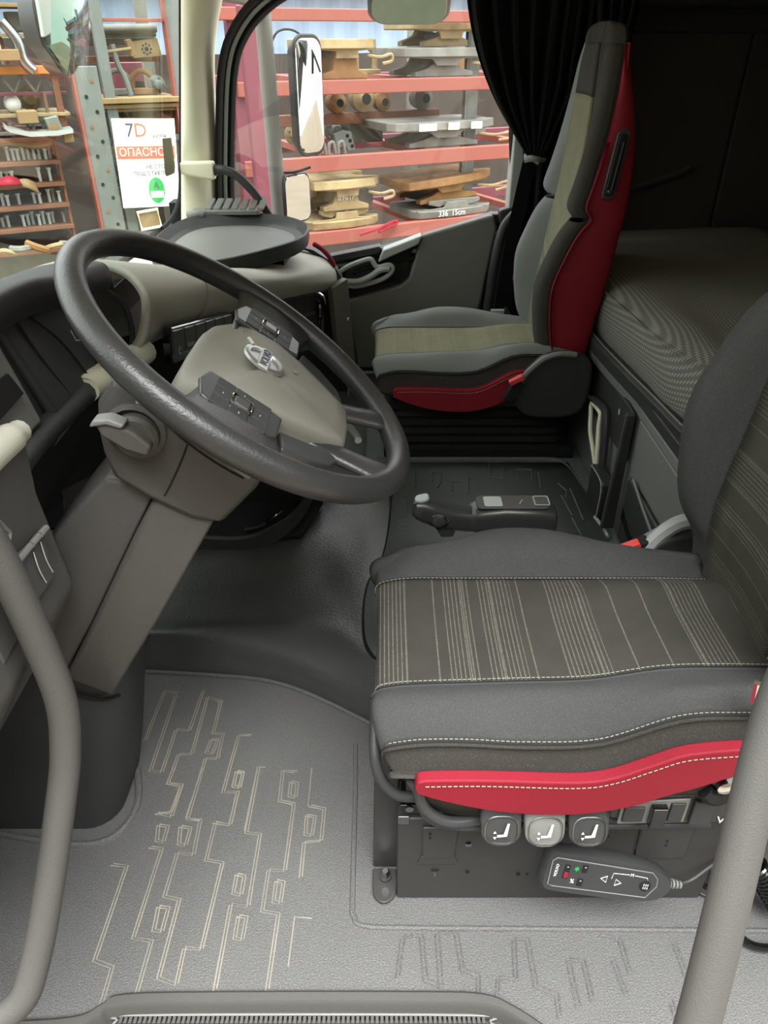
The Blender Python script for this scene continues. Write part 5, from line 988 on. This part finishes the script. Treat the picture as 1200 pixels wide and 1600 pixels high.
rbox('cabinet_body', -1.62, -1.36, .55, .85, .45, 1.02, 'maroon', mb); rbox('notice', -1.55, -1.50, .545, .55, .88, .92, 'orprint', mb, bevel=0); rbox('notice_white', -1.535, -1.52, .54, .546, .885, .915, 'paper', mb, bevel=0); rbox('dark_socket', -1.49, -1.44, .53, .55, .89, .92, 'deepblk', mb)
# danger sign on the rack
sg = thing('warning_sign', rk(-1.6,.29,-.1), 'white paper danger notice with orange band and green emblem on the rack', 'sign')
def sp_(a, b, n=0):   # local sign coordinates, slightly turned on its fixing
    q = math.radians(-2.2); a2 = a*math.cos(q)-b*math.sin(q); b2 = a*math.sin(q)+b*math.cos(q); return rk(-1.608+a2, .522+b2, -.085-n)
pa = prism('paper_sheet', [sp_(-.178,-.238), sp_(.162,-.238), sp_(.178,.238), sp_(-.178,.238)], N1*.004, 'paper', sg, bevel=0)
sa_ = (sp_(1,0)-sp_(0,0)).normalized(); sb_ = (sp_(0,1)-sp_(0,0)).normalized()
prism('orange_band', [sp_(-.172,.028,.002), sp_(.16,.028,.002), sp_(.16,.095,.002), sp_(-.172,.095,.002)], N1*.002, 'orprint', pa, bevel=0)
text('sign_text', 'ОПАСНО.', sp_(-.022,.061,.004), sa_, sb_, .060, 'white', pa, extrude=.001)
text('sign_text', '7', sp_(-.085,.175,.003), sa_, sb_, .10, 'dkprint', pa, extrude=.001); text('sign_text', 'D', sp_(-.025,.175,.003), sa_, sb_, .10, 'orprint', pa, extrude=.001)
text('sign_text', 'группа', sp_(.075,.15,.003), sa_, sb_, .028, 'dkprint', pa, extrude=.001)
text('sign_text', 'НЕ СТОЙ', sp_(.05,-.015,.003), sa_, sb_, .030, 'dkprint', pa, extrude=.001); text('sign_text', 'ПОД СТРЕЛОЙ', sp_(.02,-.052,.003), sa_, sb_, .030, 'dkprint', pa, extrude=.001)
egg = [sp_(.03+.048*math.cos(t), -.145+.072*math.sin(t), .003) for t in [2*math.pi*i/24 for i in range(24)]]
prism('green_emblem', egg, N1*.002, 'gnprint', pa, bevel=0)
prism('emblem_face', [sp_(.03+.036*a, -.168+.018*b, .004) for a, b in ((-1,-1),(1,-1),(1.05,1),(-1.05,1))], N1*.001, 'paper', pa, bevel=0)
text('emblem_mark', 'A', sp_(.03,-.118,.004), sa_, sb_, .05, 'dkprint', pa, extrude=.001)
rt_ = thing('label_frame', rk(-1.65,.17,-.1), 'pale square label holder fixed below the danger notice', 'frame')
tube('frame', [rk(a, b, -.09) for a, b in ((-1.72,.26),(-1.60,.27),(-1.59,.17),(-1.71,.16))], .010, 'cream', rt_, n=6, closed=True, curve=False); rprism('insert', [(-1.715,.255),(-1.605,.265),(-1.595,.175),(-1.705,.165)], -.088, -.08, 'wood', rt_, bevel=0)
# bolt shelves further left
bs = thing('bolt_shelf', rk(-2.4,-1.5,.3), 'brown open shelves of upright bolts behind the left windscreen', 'shelf')
levels = [.685,.565,.45,.335,.215,.09]
rbox('side_post', -2.10, -2.085, .0, .05, -1.5, .90, 'brownshelf', bs, bevel=.002); rbox('side_post', -2.95, -2.93, .0, .05, -1.5, .90, 'brownshelf', bs, bevel=.002)
for z in levels: rbox('shelf_board', -2.95, -2.085, -.02, .32, z-.022, z, 'brownshelf', bs, bevel=.002)
rbox('back_panel', -2.95, -2.085, .32, .34, -.2, .70, 'castgrey', bs, bevel=0)
proto = thing('bolt', rk(-2.12,.565,.05), 'upright steel bolt standing in a row on the brown shelves', 'bolt', 'bolts on the shelves')
_c = rk(-2.12,.565,.05); lathe('shank', [(.009,0),(.009,.055),(.007,.058)], _c, Z, 'lightg', proto, n=8); lathe('head', [(.014,.0),(.014,.010)], _c+Z*.056, Z, 'lightg', proto, n=6)
ORD = 'first second third fourth fifth sixth seventh eighth ninth tenth eleventh twelfth thirteenth fourteenth fifteenth sixteenth seventeenth'.split()
SHN = ['top', 'second', 'third', 'fourth', 'fifth']
spots = []
for li, z in enumerate(levels[:5]):
    cnt = 0
    for i in range(17):
        if (li == 2 and 3 < i < 8) or random.random() < .12 or (li == 0 and i > 9): continue
        spots.append((rk(-2.125 - i*.028 - random.uniform(0, .006), z, .03 + random.uniform(0, .06)), f'upright steel bolt, {ORD[cnt]} from the right on the {SHN[li]} bolt shelf')); cnt += 1
for i, (p, lab) in enumerate(spots):
    b_ = proto if i == 0 else copytree(proto)
    b_.location = p; b_['label'] = lab; b_.scale = (1, 1, random.uniform(.8, 1.15))
rk2 = thing('orange_beam_rack', rk(-2.4,-1.5,.2), 'orange rack beam with lattice truss at the left of the windscreen', 'rack')
rbox('orange_beam', -3.2, -1.95, -.02, .04, .985, 1.025, 'rackor', rk2, bevel=.004); rbox('lattice_chord', -3.2, -1.97, .02, .05, .885, .90, 'maroon', rk2, bevel=.002)
for i in range(9): rtube('lattice_bar', [(-2.9+i*.11,.895,.03),(-2.845+i*.11,.985,.03)], .008, 'castgrey', rk2, n=6, curve=False); rtube('lattice_bar', [(-2.845+i*.11,.985,.03),(-2.79+i*.11,.895,.03)], .008, 'castgrey', rk2, n=6, curve=False)
rbox('rack_post', -2.04, -2.005, .0, .05, .69, 2.2, 'brownshelf', rk2, bevel=.003)
for z, m in ((.80,'tan'),(.715,'castgrey'),(1.17,'wood'),(1.30,'wood')): rbox('rack_shelf', -3.2, -1.98, -.02, .35, z-.016, z, m, rk2, bevel=.002)
rbox('rack_strut', -2.27, -2.255, .0, .02, 1.03, 1.35, 'cream', rk2, bevel=.002)
for i, s in enumerate((-2.37,-2.26)):
    th = thing('round_lamp', rk(s,.80,.08), ('left white round lamp on the upper shelf','right white round lamp on the upper shelf')[i], 'lamp', 'round lamps on the shelf')
    lathe('lamp_dome', [(.045,0),(.043,.02),(.032,.036),(.012,.043),(.001,.044)], rk(s,.845,.08), -N1, 'white', th, n=16); lathe('lamp_base', [(.047,-.02),(.047,0)], rk(s,.845,.08), -N1, 'castgrey', th, n=16)
fe = thing('fender_part', rk(-2.15,.70,-.1), 'curved pale grey fender part sticking out of the left shelf', 'fender')
loft('fender', [[rk(s, z+dz_, -.10+dd) for dz_, dd in ((0,-.06),(.02,-.05),(.025,.05),(-.01,.05))] for s, z in ((-2.34,.745),(-2.32,.725),(-2.22,.70),(-2.08,.70),(-2.0,.71))], 'rackgrey', fe); rprism('block', [(-2.13,.78),(-2.06,.79),(-2.04,.70),(-2.11,.69)], -.12,-.05,'rackgrey', fe)
for i, (s, z, w_, h_, m) in enumerate(((-2.12,.69,.06,.07,'wood'),(-2.05,.66,.05,.05,'wood'),(-2.26,.76,.10,.06,'wood'),(-2.30,1.05,.12,.05,'wood'),(-2.42,1.18,.14,.06,'rackred'))): rbox('parts_box', s, s+w_, -.12, .0, z, z+h_, m, label=('small tan box beside the fender part','tan block on the post of the bolt shelf','tan cardboard box above the fender part','tan box over the orange beam','reddish box on the shelf above the orange beam')[i], cat='box', group='boxes on the left shelves', bevel=.004)
rtube('air_spring_pipe', [(-2.22,1.22,.0),(-2.17,1.14,-.02),(-2.16,1.05,-.02),(-2.12,1.0,-.02)], .028, 'steel', n=10, label='bent shiny pipe hanging beside the front mirror', cat='pipe')
rtube('canvas_roll', [(-2.45,.64,.05),(-2.33,.665,.05),(-2.2,.64,.04),(-2.1,.655,.03)], .022, 'tan', n=8, label='crumpled tan cloth roll on the top bolt shelf', cat='cloth')
rb_ = thing('red_rag', rk(-2.4,.455,-.02), 'red and yellow rag on the third bolt shelf', 'cloth')
patch('rag_cloth', [[rk(-2.45,.47,-.02),rk(-2.38,.50,-.05),rk(-2.33,.48,-.03)],[rk(-2.45,.455,-.06),rk(-2.38,.46,-.10),rk(-2.32,.455,-.07)]], 'red', rb_); patch('rag_cloth', [[rk(-2.33,.475,-.03),rk(-2.29,.48,-.05),rk(-2.25,.455,-.03)],[rk(-2.33,.45,-.06),rk(-2.28,.43,-.08),rk(-2.24,.40,-.05)]], 'wood', rb_)
bz = thing('wash_basin', rk(-1.98,.05,-.2), 'pale shallow basin standing under the bolt shelf', 'basin')
lathe('basin_shell', [(.06,0),(.10,.05),(.13,.075),(.135,.08),(.12,.075),(.05,.01),(.001,.01)], rk(-1.98,.06,-.25), Z, 'tan', bz, n=24)
lathe('basin_stand', [(.05,0),(.045,1.56)], rk(-1.98,-1.5,-.25), Z, 'castgrey', bz, n=12)
for i in range(7): rtube('scrap_part', [(-2.55+i*.09,.11+.02*(i % 3),-.1),(-2.50+i*.09,.13,-.14),(-2.44+i*.09,.10+.03*(i % 2),-.12)], .014+.004*(i % 3), ('tan','castgrey','rust')[i % 3], n=7, label=f'scrap piece, {ORD[i]} from the left on the lowest bolt shelf', cat='scrap', group='scrap on the lowest shelf')

# BACKROW: second row of castings and odd parts on every level of the racks
def flange(s, z, d, k, label, m):
    th = thing('flange_part', rk(s, z, d), label, 'casting', 'castings in the back rows'); c = rk(s, z+.075*k, d)
    lathe('disc', [(.075*k,0),(.078*k,.02),(.05*k,.03),(.035*k,.07),(.02*k,.075)], c, -N1, m, th, n=16)
    for j in range(5): lathe('stud', [(.008*k,0),(.008*k,.035)], c - N1*.02 + E1*(.058*k*math.cos(j*1.257)) + Z*(.058*k*math.sin(j*1.257)), -N1, 'castgrey', th, n=6)
def yoke(s, z, d, k, label, m):
    th = thing('yoke_part', rk(s, z, d), label, 'casting', 'castings in the back rows')
    rtube('bow', [(s-.09*k,z+.02,d),(s-.085*k,z+.12*k,d),(s,z+.17*k,d),(s+.085*k,z+.12*k,d),(s+.09*k,z+.02,d)], .02*k, m, th, n=8)
    rbox('foot', s-.12*k, s+.12*k, d-.04, d+.04, z, z+.03, m, th, bevel=.004)
def crate(s, z, d, k, label, m):
    th = thing('parts_crate', rk(s, z, d), label, 'crate', 'crates in the back rows')
    rbox('crate_front', s-.12*k, s+.12*k, d-.10, d-.09, z, z+.13*k, m, th, bevel=.002); rbox('crate_back', s-.12*k, s+.12*k, d+.09, d+.10, z, z+.13*k, m, th, bevel=.002)
    for q in (-1, 1): rbox('crate_end', s+q*.12*k-.005, s+q*.12*k+.005, d-.10, d+.10, z, z+.13*k, m, th, bevel=.002)
    rbox('crate_floor', s-.12*k, s+.12*k, d-.10, d+.10, z, z+.01, m, th, bevel=.002)
random.seed(21); KN = {flange: 'round studded flange', yoke: 'arched steel yoke', crate: 'small parts crate'}
for z, ln, ss in ((.926,'upper salmon beam',(-.62,-.05,.14,.95)),(.492,'middle salmon beam',(-.66,-.42,-.1,.12,1.05)),(.018,'lower salmon beam',(-.72,.02,.14,.98)),
                  (.80,'lamp shelf',(-2.78,-2.58,-2.48,-2.16)),(1.172,'upper plank shelf',(-2.75,-2.55,-2.32,-2.1)),(.865,'tan plank shelf',(-1.66,-1.52,-1.44)),(.66,'steel bar behind the notice',(-1.72,-1.5,-1.38)),(.39,'lower steel bar behind the notice',(-1.7,-1.45))):
    for i, s_ in enumerate(ss):
        f = random.choice((flange, yoke, crate)); k = random.uniform(.6, .85) if z in (.80, 1.172, .865) else random.uniform(.85, 1.15)
        f(s_, z+.003, (.62 if s_ > -1 else .18), k, f'{KN[f]}, {ORD[i]} from left, back row of the {ln}', random.choice(('rust','tan','castgrey','rackgrey')))
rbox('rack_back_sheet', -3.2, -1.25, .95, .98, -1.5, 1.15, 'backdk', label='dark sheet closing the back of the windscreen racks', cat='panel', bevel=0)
for i in range(6): rtube('hanging_rod', [(-2.9+i*.13,1.30,.12),(-2.88+i*.13,1.03,.12)], .008, ('rackgrey','rust')[i % 2], n=6, curve=False, label=f'vertical rod, {ORD[i]} from the left above the orange beam', cat='rod', group='rods above the orange beam')
